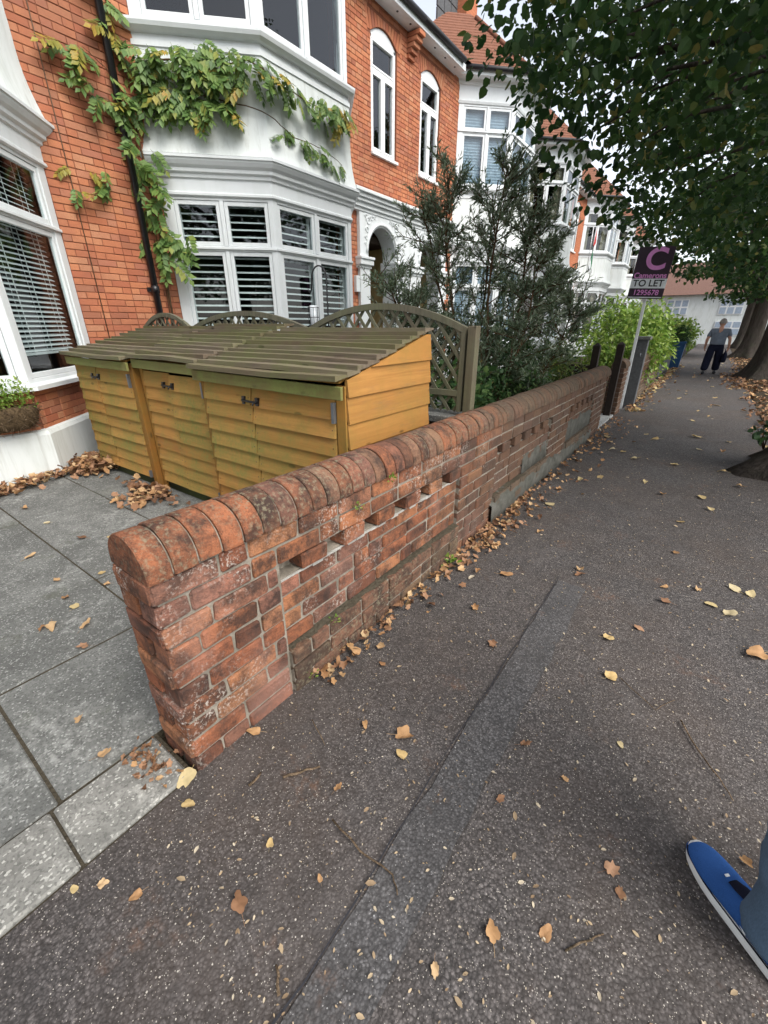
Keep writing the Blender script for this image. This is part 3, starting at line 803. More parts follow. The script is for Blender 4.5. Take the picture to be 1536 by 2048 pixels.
def trellis(xa, xb, z0, zs, rise, label):
    """one arched lattice panel between xa (near the pavement) and xb"""
    o = empty('trellis_fence', ((xa + xb) / 2, 2.93, z0)); tag(o, label, 'trellis', 'arched trellis panels')
    hw = abs(xa - xb) / 2
    def top(x): return zs - z0 + rise * (1 - (x / hw) ** 2)
    zb = 0.02
    # arch rail, stiles, bottom rail
    b = MB(); n = 20; rings = []
    for k in range(n + 1):
        x = -hw + 2 * hw * k / n; zt_ = top(x)
        rings.append([(x, -0.02, zt_ - 0.045), (x, 0.02, zt_ - 0.045), (x, 0.02, zt_), (x, -0.02, zt_)])
    b.loft(rings, True, False); b.build('arch_rail', MAT['trellis_wood'], o)
    for sgn in (-1, 1):
        b = MB(); x = sgn * (hw - 0.0205); b.box(x - 0.02, x + 0.02, -0.0195, 0.0195, zb, top(hw) - 0.03); bevel(b.build('stile', MAT['trellis_wood'], o), 0.003)
    b = MB(); b.box(-hw + 0.042, hw - 0.042, -0.0195, 0.0195, 0.13, 0.175); bevel(b.build('rail', MAT['trellis_wood'], o), 0.003)
    sl = math.tan(R(52)); step = 0.118
    for lay, sgn in ((0.0055, 1), (-0.0055, -1)):
        c0 = -hw * 2 - 1.2
        while c0 < hw * 2 + 1.2:
            pts = []
            for k in range(161):
                z = zb + (zs - z0 + rise) * k / 160; x = c0 + sgn * z / sl
                if -hw + 0.03 < x < hw - 0.03 and z < top(x) - 0.02: pts.append((x, z))
            if len(pts) > 8:
                (xA, zA), (xB, zB) = pts[0], pts[-1]
                L = math.hypot(xB - xA, zB - zA); an = math.atan2(zB - zA, xB - xA)
                b = MB(); b.box(-L / 2, L / 2, -0.005, 0.005, -0.012, 0.012, Matrix.Translation(((xA + xB) / 2, lay, (zA + zB) / 2)) @ Matrix.Rotation(-an, 4, 'Y'))
                b.build('lath', MAT['trellis_wood'], o)
            c0 += step
    return o
trellis(-1.42, -2.96, 0.88, 1.485, 0.17, 'arched wooden trellis panel ending at the mossy corner post')
trellis(-2.99, -4.86, 0.88, 1.475, 0.155, 'arched wooden trellis panel in front of the canted bay window')
trellis(-4.89, -5.95, 0.88, 1.475, 0.16, 'short arched trellis panel against the brick house wall')
b = MB(); b.box(-1.40, -1.335, 2.895, 2.965, 0.05, 1.495)
po = bevel(b.build('trellis_post', MAT['trellis_wood']), 0.005); tag(po, 'square mossy wooden post at the end of the trellis', 'post')

# ================================================================ TERRACED HOUSES
XW = -6.45                                   # brick face of the terrace
S0, S1, S2, S3, BD = 0.66, 1.69, 3.36, 4.39, 1.03   # bay plan along the front, and its depth
SL = BO = None
slat_cache = {}
def slat_mesh(name, m, L, D, T):
    k = (name, m, round(L, 3), D, T)
    if k not in slat_cache:
        b = MB(); s = [(-D / 2, 0), (-D / 4, T / 2), (D / 4, T / 2), (D / 2, 0), (D / 4, -T / 2), (-D / 4, -T / 2)]
        b.prism(s, -L / 2, L / 2, lambda a, c, d: (a, d, c)); slat_cache[k] = b.mesh(name, MAT[m])
    return slat_cache[k]
hb_cache = {}
def house_brick(L, v):
    k = (round(L, 2), v)
    if k not in hb_cache: hb_cache[k] = brick_mesh('house_brick', 'house_brick', max(L, 0.02), 0.03, 0.0655, 60 + len(hb_cache), 0.003)
    return hb_cache[k]

class House:
    def __init__(h, y0, mirror, label, lod=0, **opt):
        h.y0, h.sg, h.lod, h.opt = y0, (-1 if mirror else 1), lod, opt
        h.o = empty('terraced_house', (XW, y0 + 3.3, 0))
        tag(h.o, label, 'house', 'brick terraced houses with white bays')
        h.build()
    def P(h, s, d, z): return Vector((d, h.sg * (s - 3.3), z))
    def wy(h, s): return h.y0 + 3.3 + h.sg * (s - 3.3)
    def box(h, b, s0, s1, d0, d1, z0, z1):
        vs = [h.P(s, d, z) for z in (z0, z1) for s in (s0, s1) for d in (d0, d1)]
        b.add(vs, [(0, 2, 3, 1), (4, 5, 7, 6), (0, 1, 5, 4), (2, 6, 7, 3), (0, 4, 6, 2), (1, 3, 7, 5)])
    def plan(h, o, dend=0.0):
        k = 0.41421 * o; q = 1.41421 * o
        return [(S0 - q + dend, dend), (S1 - k, BD + o), (S2 + k, BD + o), (S3 + q - dend, dend)]
    def sweep(h, name, prof, m, parent=None, dend=0.0, smooth=False):
        b = MB(); b.smooth = smooth; vs = []; n = len(prof)
        for o, z in prof: vs += [h.P(s, d, z) for s, d in h.plan(o, dend)]
        fs = [(4 * i + j, 4 * i + j + 1, 4 * i + 5 + j, 4 * i + 4 + j) for i in range(n - 1) for j in range(3)]
        if smooth:   # keep the plan corners sharp: one strip for each side
            for j in range(3):
                v2 = []
                for i in range(n): v2 += [vs[4 * i + j], vs[4 * i + j + 1]]
                b.add(v2, [(2 * i, 2 * i + 1, 2 * i + 3, 2 * i + 2) for i in range(n - 1)])
        else: b.add(vs, fs)
        return b.build(name, MAT[m], parent or h.o)
    # ---- brickwork with individual bricks
    def bricks(h):
        lod = h.lod
        voids = [(S0, S3, -1, 9), (4.78, 6.6, -1, 3.93)]
        wz0, wzs, rise = 4.68, 6.42, 0.16
        def win_top(s): return wzs + rise * (1 - ((s - 5.715) / 0.425) ** 2)
        b = MB()
        t = -0.006
        wm = MAT['house_mortar'] if lod < 2 else MAT['far_brick']
        h.box(b, 0, S0 + 0.02, -0.22, t, -0.1, 7.0); b.build('wall', wm, h.o); b = MB(); h.box(b, S3 - 0.02, 4.80, -0.22, t, -0.1, 3.9)
        h.box(b, S3 - 0.02, 6.6, -0.22, t, 3.9, wz0); h.box(b, S3 - 0.02, 5.29, -0.22, t, wz0, 7.0); h.box(b, 6.14, 6.6, -0.22, t, wz0, 7.0)
        n = 10
        for i in range(n):
            sa, sb = 5.29 + 0.85 * i / n, 5.29 + 0.85 * (i + 1) / n
            vs = [h.P(sa, d, win_top(sa)) for d in (-0.22, t)] + [h.P(sb, d, win_top(sb)) for d in (-0.22, t)] + [h.P(sa, d, 7.0) for d in (-0.22, t)] + [h.P(sb, d, 7.0) for d in (-0.22, t)]
            b.add(vs, [(0, 1, 3, 2), (0, 2, 6, 4), (1, 5, 7, 3)])
        b.build('wall', wm, h.o)
        if lod >= 2: return
        cells = []
        row = 0; z = 0.0
        while z < 6.93:
            segs = [(0.0, S0 - 0.002)]
            if z < 3.86: segs.append((S3 + 0.002, 4.775))
            elif z + 0.075 < wz0 + 0.03: segs.append((S3 + 0.002, 6.6))
            elif z < 6.37: segs += [(S3 + 0.002, 5.285), (6.145, 6.6)]
            elif z < 6.70: segs += [(S3 + 0.002, 5.20), (6.23, 6.6)]
            else: segs += [(S3 + 0.002, 6.6)]
            for a, c in segs:
                s = a; k = row % 2
                rr = random.Random(row * 77 + int(a * 100))
                first = True
                while s < c - 0.01:
                    L = 0.2225 if k % 2 == 0 else 0.112
                    if first and row % 2 == 0 and a > 0: L = 0.17
                    first = False
                    L = min(L, c - s)
                    if c - s - L < 0.04: L = c - s
                    cells.append((s, z, L)); s += L; k += 1
            z += 0.075; row += 1
        cp = Vector((0, 0, 1.5))
        def shown(c):
            y = h.wy(c[0]); wpos = Vector((XW, y, c[1])); v = wpos - cp
            zc = v.dot(_f); px = 768 + FPX * v.dot(_r) / max(zc, 0.1); py = 1024 - FPX * v.dot(_u) / max(zc, 0.1)
            vis = 0 <= px <= 1536 and 0 <= py <= 1700 and c[1] > 1.0
            return (not vis, v.length)
        cells.sort(key=shown)
        rest = MB(); rr = random.Random(int(h.y0 * 10) + 5)
        for i, (s, z, L) in enumerate(cells):
            me = house_brick(L - 0.0085, i % 2)
            c = h.P(s + L / 2, -0.0135 + rr.uniform(-0.0015, 0.002), z + 0.0375)
            if i < 300: place('brick', me, Matrix.Translation(c), h.o)
            else: rest.add([v.co + c for v in me.vertices], [tuple(p.vertices) for p in me.polygons])
        tag(rest.build('brickwork', MAT['house_brick'], h.o), kind='stuff')
        # rubbed brick arch over the landing window
        n = 13
        for i in range(n):
            sa, sb = 5.18 + 1.07 * i / n + 0.004, 5.18 + 1.07 * (i + 1) / n - 0.004
            lean = ((sa + sb) / 2 - 5.715) * 0.16
            za, zb = max(win_top(min(max(sa, 5.29), 6.14)), 6.40), max(win_top(min(max(sb, 5.29), 6.14)), 6.40)
            bb = MB(); q = MB()
            pol = [(sa, za + 0.004), (sb, zb + 0.004), (sb + lean, 6.70), (sa + lean, 6.70)]
            bb.prism(pol, -0.02, 0.003, lambda a, c, d: h.P(a, d, c)); bb.build('arch_brick', MAT['house_brick'], h.o)
    # ---- one side of a bay: frame, sashes, panes, blinds
    def facet_window(h, i, z0, zt_, z1, cols, style, m='white_paint', blind=None, off=0.0):
        pts = h.plan(off); A = Vector((*pts[i], 0)); B = Vector((*pts[i + 1], 0)); u = (B - A); Ln = u.length; u.normalize()
        nrm = Vector((-u.y, u.x, 0))
        if nrm.dot(Vector((0, 1, 0))) < 0: nrm = -nrm
        def F(a, n, z): q = A + u * a + nrm * n; return h.P(q.x, q.y, z)
        def fbox(b, a0, a1, n0, n1, za, zb):
            vs = [F(a, n, z) for z in (za, zb) for n in (n0, n1) for a in (a0, a1)]
            b.add(vs, [(0, 2, 3, 1), (4, 5, 7, 6), (0, 1, 5, 4), (2, 6, 7, 3), (0, 4, 6, 2), (1, 3, 7, 5)])
        fw = 0.075
        b = MB()
        e0 = 0.075 if i != 0 else 0.14; e1 = 0.075 if i != 2 else 0.14
        fbox(b, 0, e0, -0.09, 0.0, z0, z1); fbox(b, Ln - e1, Ln, -0.09, 0.0, z0, z1)
        fbox(b, e0, Ln - e1, -0.09, -0.002, z0, z0 + 0.05); fbox(b, e0, Ln - e1, -0.09, -0.002, z1 - 0.05, z1)
        if zt_: fbox(b, e0, Ln - e1, -0.09, -0.003, zt_ - 0.035, zt_ + 0.03); fbox(b, e0 * 0.0, Ln, -0.0, 0.022, zt_ - 0.012, zt_ + 0.02)
        inner = Ln - e0 - e1; cw = inner / cols
        for c in range(1, cols): fbox(b, e0 + cw * c - 0.028, e0 + cw * c + 0.028, -0.088, 0.004, z0 + 0.05, (zt_ - 0.035) if zt_ else z1 - 0.05)
        if zt_:
            for c in range(1, cols): fbox(b, e0 + cw * c - 0.028, e0 + cw * c + 0.028, -0.088, 0.004, zt_ + 0.03, z1 - 0.05)
        w = bevel(b.build('window', MAT[m], h.o), 0.004)
        spans = [(z0 + 0.05, zt_ - 0.035), (zt_ + 0.03, z1 - 0.05)] if zt_ else [(z0 + 0.05, z1 - 0.05)]
        ow = F(0, 1, 0) - F(0, 0, 0); OUT = Matrix.Rotation(math.atan2(ow.y, ow.x), 4, 'Z')      # local X points out of the window
        for c in range(cols):
            a0 = e0 + cw * c + (0.028 if c else 0.0); a1 = e0 + cw * (c + 1) - (0.028 if c < cols - 1 else 0.0)
            for za, zb in spans:
                sb = MB(); sw = 0.052
                fbox(sb, a0 + 0.004, a0 + sw, -0.06, -0.012, za + 0.003, zb - 0.003); fbox(sb, a1 - sw, a1 - 0.004, -0.06, -0.012, za + 0.003, zb - 0.003)
                fbox(sb, a0 + sw, a1 - sw, -0.06, -0.013, za + 0.003, za + sw); fbox(sb, a0 + sw, a1 - sw, -0.06, -0.013, zb - sw, zb - 0.003)
                bevel(sb.build('sash', MAT[m], w), 0.003)
                gb = MB(); fbox(gb, a0 + sw - 0.01, a1 - sw + 0.01, -0.040, -0.034, za + sw - 0.01, zb - sw + 0.01); gb.build('pane', MAT['glass'], w)
                if blind == 'shutter':
                    pb = MB(); fbox(pb, a0 + 0.012, a0 + 0.045, -0.15, -0.115, za, zb); fbox(pb, a1 - 0.045, a1 - 0.012, -0.15, -0.115, za, zb); pb.build('shutter_frame', MAT['slat_white'], w)
                    me = slat_mesh('slat', 'slat_white', a1 - a0 - 0.09, 0.064, 0.013)
                    n = int((zb - za - 0.05) / 0.088)
                    for k in range(n + 1):
                        zz = za + 0.045 + k * 0.088
                        M = Matrix.Translation(F((a0 + a1) / 2, -0.132, zz)) @ OUT @ Matrix.Rotation(R(24), 4, 'Y')
                        place('slat', me, M, w)
                elif blind in ('closed', 'curtain'):
                    cb = MB(); nn = 30
                    if blind == 'closed':
                        rows = int((zb - za) / 0.03); vs = []
                        for k in range(rows + 1):
                            zz = za + (zb - za) * k / rows
                            vs += [F(a0, -0.11 - 0.010 * (k % 2), zz), F(a1, -0.11 - 0.010 * (k % 2), zz)]
                        cb.add(vs, [(2 * k, 2 * k + 1, 2 * k + 3, 2 * k + 2) for k in range(rows)])
                        cb.build('blind', MAT['pale_blue_blind'], w)
                    else:
                        side = c % 2; ca, cbb = (a0, a0 + 0.45 * (a1 - a0)) if side == 0 else (a1 - 0.45 * (a1 - a0), a1)
                        vs = []
                        for k in range(17):
                            aa = ca + (cbb - ca) * k / 16; nn = -0.16 - 0.02 * math.sin(k * 1.6)
                            vs += [F(aa, nn, za), F(aa, nn, zb)]
                        cb.smooth = True; cb.add(vs, [(2 * k, 2 * k + 2, 2 * k + 3, 2 * k + 1) for k in range(16)]); cb.build('curtain', MAT['curtain'], w)
        if blind == 'venetian':
            me = slat_mesh('slat', 'slat_white', inner - 0.1, 0.046, 0.004)
            zz = z0 + 0.30
            k = 0
            while zz < z1 - 0.09:
                M = Matrix.Translation(F(Ln / 2, -0.15, zz)) @ OUT @ Matrix.Rotation(R(34), 4, 'Y')
                place('slat', me, M, w); zz += 0.0485; k += 1
            rb = MB(); fbox(rb, e0 + 0.05, Ln - e1 - 0.05, -0.17, -0.13, z0 + 0.255, z0 + 0.28); rb.build('blind_rail', MAT['slat_white'], w)
            for fr in (0.12, 0.4, 0.66, 0.9):
                tb = MB()
                for nn_ in (-0.127, -0.173): fbox(tb, e0 + inner * fr - 0.006, e0 + inner * fr + 0.006, nn_ - 0.001, nn_ + 0.001, z0 + 0.28, z1 - 0.05)
                tb.build('ladder_tape', MAT['slat_white'], w)
        return w
    def build(h):
        lod, opt = h.lod, h.opt
        h.bricks()
        white = opt.get('white', 'white_paint'); ren = opt.get('render', 'white_render')
        # dark rooms behind the glass
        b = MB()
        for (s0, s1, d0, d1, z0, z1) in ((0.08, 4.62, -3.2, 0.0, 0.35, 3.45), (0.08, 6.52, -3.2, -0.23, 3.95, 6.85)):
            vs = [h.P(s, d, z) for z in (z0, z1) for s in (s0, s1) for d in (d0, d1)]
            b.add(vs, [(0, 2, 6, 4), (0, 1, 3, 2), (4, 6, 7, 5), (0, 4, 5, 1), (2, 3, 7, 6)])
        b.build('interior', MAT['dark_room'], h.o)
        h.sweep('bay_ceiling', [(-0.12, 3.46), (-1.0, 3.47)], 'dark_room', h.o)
        # bay base
        sill = opt.get('sill', 0.95)
        if opt.get('brick_base') and lod < 2:
            h.sweep('bay_plinth', [(0.05, -0.05), (0.055, 0.46), (0.035, 0.50), (-0.04, 0.52)], 'white_render')
            core = h.sweep('bay_wall', [(-0.012, 0.45), (-0.012, sill)], 'house_mortar')
            for i in range(3):
                pts = h.plan(0.0); A = Vector((*pts[i], 0)); B = Vector((*pts[i + 1], 0)); Ln = (B - A).length; u = (B - A) / Ln
                dw = h.P(u.x, u.y, 0) - h.P(0, 0, 0); ang = math.atan2(dw.y, dw.x) - R(90)
                for r in range(6):
                    a = 0.02; k = r % 2
                    while a < Ln - 0.03:
                        L = min(0.2225 if k % 2 == 0 else 0.112, Ln - 0.02 - a)
                        if L > 0.03:
                            q = A + u * (a + L / 2)
                            me = house_brick(L - 0.0085, r % 2)
                            nn = Vector((-u.y, u.x, 0)); nn = nn if nn.y > 0 or (nn.y == 0) else -nn
                            q -= nn * 0.018
                            place('brick', me, Matrix.Translation(h.P(q.x, q.y, 0.515 + r * 0.072)) @ Matrix.Rotation(ang, 4, 'Z'), h.o)
                        a += L; k += 1
        else:
            h.sweep('bay_wall', [(0.03, -0.05), (0.03, 0.4), (0.0, 0.42), (0.0, sill)], ren)
        h.sweep('bay_sill', [(-0.1, sill + 0.03), (0.0, sill + 0.03), (0.085, sill + 0.012), (0.085, sill - 0.03), (0.0, sill - 0.04)], white)
        blind = opt.get('blind', [None, None])
        cols = opt.get('cols', (2, 2))
        for i in range(3):
            h.facet_window(i, sill + 0.02, 2.49, 3.10, cols[0] if i != 1 or lod else cols[1], 'case', white, blind[0])
        # frieze and cornice, flared apron, upper sill
        h.sweep('cornice', [(-0.1, 3.085), (0.012, 3.085), (0.03, 3.10), (0.03, 3.125), (0.012, 3.14), (0.012, 3.275), (0.035, 3.29), (0.04, 3.325), (0.07, 3.345), (0.075, 3.38), (0.105, 3.41), (0.13, 3.45), (0.135, 3.47), (0.15, 3.475), (0.15, 3.505), (0.02, 3.53)], white)
        prof = [(0.105, 3.52)] + [(0.02 + 0.085 * (1 - math.sin(k / 10 * math.pi / 2)) ** 1.3, 3.52 + 0.62 * (k / 10)) for k in range(1, 11)] + [(0.015, 4.45), (0.015, 4.55)]
        h.sweep('apron', prof, ren, None, 0.0, True)
        h.sweep('apron_band', [(0.012, 4.545), (0.03, 4.55), (0.03, 4.60), (0.012, 4.605), (0.012, 4.68)], white)
        h.sweep('upper_sill', [(0.0, 4.665), (0.06, 4.67), (0.10, 4.70), (0.115, 4.735), (0.115, 4.76), (-0.1, 4.80)], white)
        for i in range(3):
            h.facet_window(i, 4.78, 5.93, 6.46, 2, 'case', white, blind[1])
        h.sweep('bay_frieze', [(-0.1, 6.455), (0.02, 6.455), (0.035, 6.50), (0.012, 6.515), (0.012, 6.78), (0.04, 6.80), (0.05, 6.86), (0.08, 6.885)], white)
        # eaves: soffit, fascia, gutter
        h.sweep('bay_soffit', [(0.0, 6.88), (0.27, 6.885), (0.275, 7.0), (0.1, 7.02)], white)
        gut = MB()
        pl = h.plan(0.33); gut.tube([h.P(s, d, 6.995) for s, d in pl], 0.05, 8); gut.build('bay_gutter', MAT['gutter_black'], h.o)
        b = MB()
        for a, c in ((0.0, S0 - 0.30), (S3 + 0.3, 6.6)):
            b = MB(); h.box(b, a, c, -0.05, 0.29, 6.86, 6.975); b.build('soffit', MAT[white], h.o)
        if lod < 2:
            for k in range(4):
                q = MB(); s = 5.0 + 0.45 * k; q.tube([h.P(s, 0.17, 6.852), h.P(s, 0.17, 6.864)], 0.022, 8); q.build('soffit_vent', MAT['slate_grey'], h.o)
        b = MB()
        for a, c in ((0.0, S0 - 0.45), (S3 + 0.45, 6.6)):
            b = MB(); b.tube([h.P(a, 0.34, 6.99), h.P(c, 0.34, 6.99)], 0.052, 8); b.build('gutter', MAT['gutter_black'], h.o)
        # roofs
        b = MB(); n = 34; vs = []
        for k in range(n + 1):
            d = 0.36 - k * 0.125; z = 7.03 + (0.36 - d) * 0.9
            vs += [h.P(0, d, z), h.P(6.6, d, z), h.P(0, d - 0.125, z + 0.095), h.P(6.6, d - 0.125, z + 0.095)]
        fs = []
        for k in range(n):
            fs += [(4 * k, 4 * k + 1, 4 * k + 3, 4 * k + 2), (4 * k + 2, 4 * k + 3, 4 * k + 5, 4 * k + 4)]
        b.add(vs, fs)
        zr = 7.03 + n * 0.125 * 0.9; dr = 0.36 - n * 0.125
        b.add([h.P(0, dr, zr), h.P(6.6, dr, zr), h.P(6.6, dr - 4.5, 6.5), h.P(0, dr - 4.5, 6.5)], [(0, 1, 2, 3)])
        b.build('roof', MAT['roof_tile'], h.o)
        prof = []
        for k in range(18): prof += [(0.32 - k * 0.118, 7.035 + k * 0.106), (0.32 - (k + 1) * 0.118, 7.035 + k * 0.106 + 0.088)]
        br = h.sweep('bay_roof', prof, 'roof_tile', None, -1.2)
        if lod < 2:
            b = MB()
            for j in (1, 2):
                pp = [h.P(*h.plan(0.30 - k * 0.118)[j], 7.075 + k * 0.106) for k in range(0, 18, 2)]
                b.tube(pp, 0.05, 6)
            b.build('hip_tile', MAT['roof_tile'], br)
        # back and party walls close the box
        b = MB(); h.box(b, 0.0, 6.6, -8.2, -8.0, -0.1, 6.6); h.box(b, 0.0, 0.06, -8.0, -0.23, -0.1, 7.0); h.box(b, 6.54, 6.6, -8.0, -0.23, -0.1, 7.0)
        b.build('rear_wall', MAT['far_brick'], h.o)
        # porch
        h.porch(white)
        # landing window
        h.landing(opt.get('upvc', 'upvc'))
        if opt.get('corbel'):
            for k in range(5):
                q = MB(); h.box(q, 6.49, 6.71, -0.02, 0.06 + 0.06 * k, 6.45 + 0.078 * k, 6.45 + 0.078 * k + 0.068); bevel(q.build('corbel_brick', MAT['house_brick'], h.o), 0.004)
        if opt.get('pipe'):
            b = MB(); s = 0.29; b.tube([h.P(s, 0.075, 0.0), h.P(s, 0.075, 6.7), h.P(s, 0.30, 6.95)], 0.042, 10)
            for z in (1.9, 3.6, 5.3): b.tube([h.P(s, 0.075, z), h.P(s, 0.075, z + 0.09)], 0.053, 10); h.box(b, s - 0.08, s + 0.08, 0.0, 0.03, z + 0.02, z + 0.07)
            b.build('drainpipe', MAT['black_iron'], h.o)
            b = MB(); b.tube([h.P(-0.42, 0.012, 0.3), h.P(-0.415, 0.012, 3.0), h.P(-0.42, 0.012, 6.6)], 0.006, 5); b.build('cable', MAT['door_paint'], h.o)
        if opt.get('chimney'):
            b = MB(); h.box(b, -0.15, 0.55, -2.9, -2.0, 8.0, 11.3); h.box(b, -0.2, 0.6, -2.95, -1.95, 11.3, 11.45); c = b.build('chimney', MAT['far_brick'], h.o)
            for i in range(3):
                for k in range(8):
                    q = MB(); s = 0.57 + i * 0.40; h.box(q, s, s + 0.37, -2.35, -2.3, 8.1 + k * 0.36, 8.1 + k * 0.36 + 0.33); q.build('slate_panel', MAT['slate_grey'], c)
    def porch(h, white):
        s0, s1, cx, r, zs = 4.78, 6.6, 5.56, 0.51, 2.90
        b = MB(); d0, d1 = -0.30, 0.07
        h.box(b, s0, cx - r, d0, d1, 0.0, 3.72); h.box(b, cx + r, s1, d0, d1, 0.0, 3.72)
        n = 20
        for k in range(n):
            q0, q1 = math.pi * k / n, math.pi * (k + 1) / n
            a0, a1 = cx - r * math.cos(q0), cx - r * math.cos(q1); z0, z1 = zs + r * math.sin(q0), zs + r * math.sin(q1)
            b.add([h.P(a0, d1, z0), h.P(a1, d1, z1), h.P(a1, d1, 3.72), h.P(a0, d1, 3.72), h.P(a0, d0, z0), h.P(a1, d0, z1)], [(0, 1, 2, 3), (0, 4, 5, 1)])
        p = b.build('porch_front', MAT[white], h.o)
        m = MB(); arc = [(cx - (r + 0.05) * math.cos(math.pi * k / 24), zs + (r + 0.05) * math.sin(math.pi * k / 24)) for k in range(25)]
        m.tube([h.P(a, d1, z) for a, z in arc], 0.035, 8); m.build('archivolt', MAT[white], p)
        m = MB()
        for a, c in ((s0 - 0.05, cx - r + 0.07), (cx + r - 0.07, s1)):
            for z0, z1, e in ((2.60, 2.66, 0.03), (2.66, 2.76, 0.075), (2.76, 2.81, 0.1)): h.box(m, a - e * 0.3, c + e * 0.4, d0, d1 + e, z0, z1)
            h.box(m, a + 0.03, c - 0.02, d1, d1 + 0.012, 0.3, 2.60)
        bevel(m.build('impost', MAT[white], p), 0.006)
        m = MB()
        for z0, z1, e in ((3.60, 3.66, 0.02), (3.66, 3.74, 0.06), (3.74, 3.80, 0.11), (3.80, 3.87, 0.15), (3.87, 3.93, 0.20)): h.box(m, S3 + 0.08, s1, d0, d1 + e, z0, z1 - 0.001)
        bevel(m.build('porch_cornice', MAT[white], p), 0.008, 2)
        # toothed white quoins beside the porch
        for k in range(4):
            m = MB(); z = 0.35 + k * 0.6; h.box(m, s0 - 0.14, s0, -0.02, d1 - 0.003, z, z + 0.3); m.build('quoin', MAT[white], p)
        if h.lod < 2:      # scrollwork in the spandrels
            for sg_, base in ((-1, cx - 0.44), (1, cx + 0.44)):
                m = MB(); rr = random.Random(3)
                for (ox, oz, sc, turn) in ((0.06, 3.46, 0.075, 1.6), (0.10, 3.30, 0.06, 1.4), (0.135, 3.16, 0.045, 1.3), (-0.06, 3.52, 0.055, 1.4), (-0.16, 3.545, 0.04, 1.2), (0.13, 3.53, 0.045, 1.3), (0.15, 3.05, 0.035, 1.2)):
                    pts = []
                    for k in range(18):
                        q = turn * 2 * math.pi * k / 17; rad = sc * (1 - 0.75 * k / 17)
                        pts.append(h.P(base + sg_ * (ox + rad * math.cos(q)) , d1 + 0.004, oz + rad * math.sin(q)))
                    m.tube(pts, [0.014 - 0.008 * k / 17 for k in range(18)], 5)
                m.build('scroll', MAT[white], p)
        # recess: cream side walls, dark ceiling, door
        m = MB(); h.box(m, s0 + 0.06, s0 + 0.10, -1.5, d0, 0, 3.4); h.box(m, s1 - 0.12, s1 - 0.08, -1.5, d0, 0, 3.4); m.build('porch_wall', MAT['cream_wall'], p)
        m = MB(); h.box(m, s0, s1, -1.6, d0, 3.18, 3.3); h.box(m, s0, s1, -1.62, -1.5, 2.35, 3.18); m.build('porch_ceiling', MAT['dark_ceiling'], p)
        m = MB(); h.box(m, s0 + 0.1, s1 - 0.1, -1.6, -1.54, 0.0, 2.3); dd = m.build('front_door', MAT['door_paint'], h.o)
        m = MB(); h.box(m, s0, s1, -1.6, 0.05, -0.02, 0.1); m.build('porch_step', MAT['slab'], p)
    def landing(h, m):
        wz0, wzs, rise = 4.68, 6.42, 0.16
        a0, a1 = 5.295, 6.135; d0, d1 = -0.11, -0.035
        b = MB()
        h.box(b, a0, a0 + 0.06, d0, d1, wz0, wzs); h.box(b, a1 - 0.06, a1, d0, d1, wz0, wzs); h.box(b, a0 + 0.06, a1 - 0.06, d0, d1, wz0, wz0 + 0.06)
        h.box(b, a0 + 0.06, a1 - 0.06, d0, d1, 5.90, 5.97); h.box(b, 5.685, 5.745, d0, d1, wz0 + 0.06, 5.90)
        n = 12
        for k in range(n):
            sa, sb = a0 + (a1 - a0) * k / n, a0 + (a1 - a0) * (k + 1) / n
            f = lambda s: wzs + rise * (1 - ((s - 5.715) / 0.425) ** 2) - 0.003
            vs = [h.P(s, d, z) for s in (sa, sb) for d in (d0, d1) for z in (wzs - 0.05, f(s))]
            b.add(vs, [(2, 3, 7, 6), (0, 2, 6, 4), (0, 4, 5, 1)])
        w = bevel(b.build('landing_window', MAT[m], h.o), 0.004)
        for (c0, c1, za, zb) in ((a0 + 0.06, 5.685, wz0 + 0.06, 5.90), (5.745, a1 - 0.06, wz0 + 0.06, 5.90), (a0 + 0.06, a1 - 0.06, 5.97, wzs - 0.05)):
            q = MB(); t = 0.035
            h.box(q, c0 + 0.002, c0 + t, d0 + 0.01, d1 + 0.008, za + 0.002, zb - 0.002); h.box(q, c1 - t, c1 - 0.002, d0 + 0.01, d1 + 0.008, za + 0.002, zb - 0.002)
            h.box(q, c0 + t, c1 - t, d0 + 0.01, d1 + 0.007, za + 0.002, za + t); h.box(q, c0 + t, c1 - t, d0 + 0.01, d1 + 0.007, zb - t, zb - 0.002)
            bevel(q.build('sash', MAT[m], w), 0.003)
            q = MB(); h.box(q, c0 + t - 0.01, c1 - t + 0.01, -0.075, -0.069, za + t - 0.01, zb - t + 0.01); q.build('pane', MAT['glass'], w)
        q = MB(); h.box(q, a0 - 0.03, a1 + 0.03, -0.10, 0.05, wz0 - 0.055, wz0 - 0.004); bevel(q.build('window_sill', MAT[m], w), 0.005)

House(-3.5, True, 'brick house end with venetian blinds in its bay window beside the drive', 0, brick_base=True, blind=['venetian', None], cols=(1, 1), sill=0.93)
House(3.1, False, 'orange brick house with white canted bay and slatted shutters behind the trellis', 0, blind=['shutter', None], corbel=True, pipe=True)
House(9.7, True, 'brick house with pale blue blinds behind the olive tree', 1, blind=['closed', 'closed'], chimney=True)
House(16.3, False, 'terraced house with white bays behind the drooping street tree leaves', 2, blind=['curtain', 'curtain'])
House(22.9, True, 'white bayed terraced house flying a small flag', 2, blind=['curtain', 'curtain'])
House(29.5, False, 'terraced house beyond the one with a flag, behind the laurel bush', 2, blind=['curtain', 'curtain'])
House(36.1, True, 'farthest bayed terraced house before the white rendered house', 2, blind=['curtain', 'curtain'])

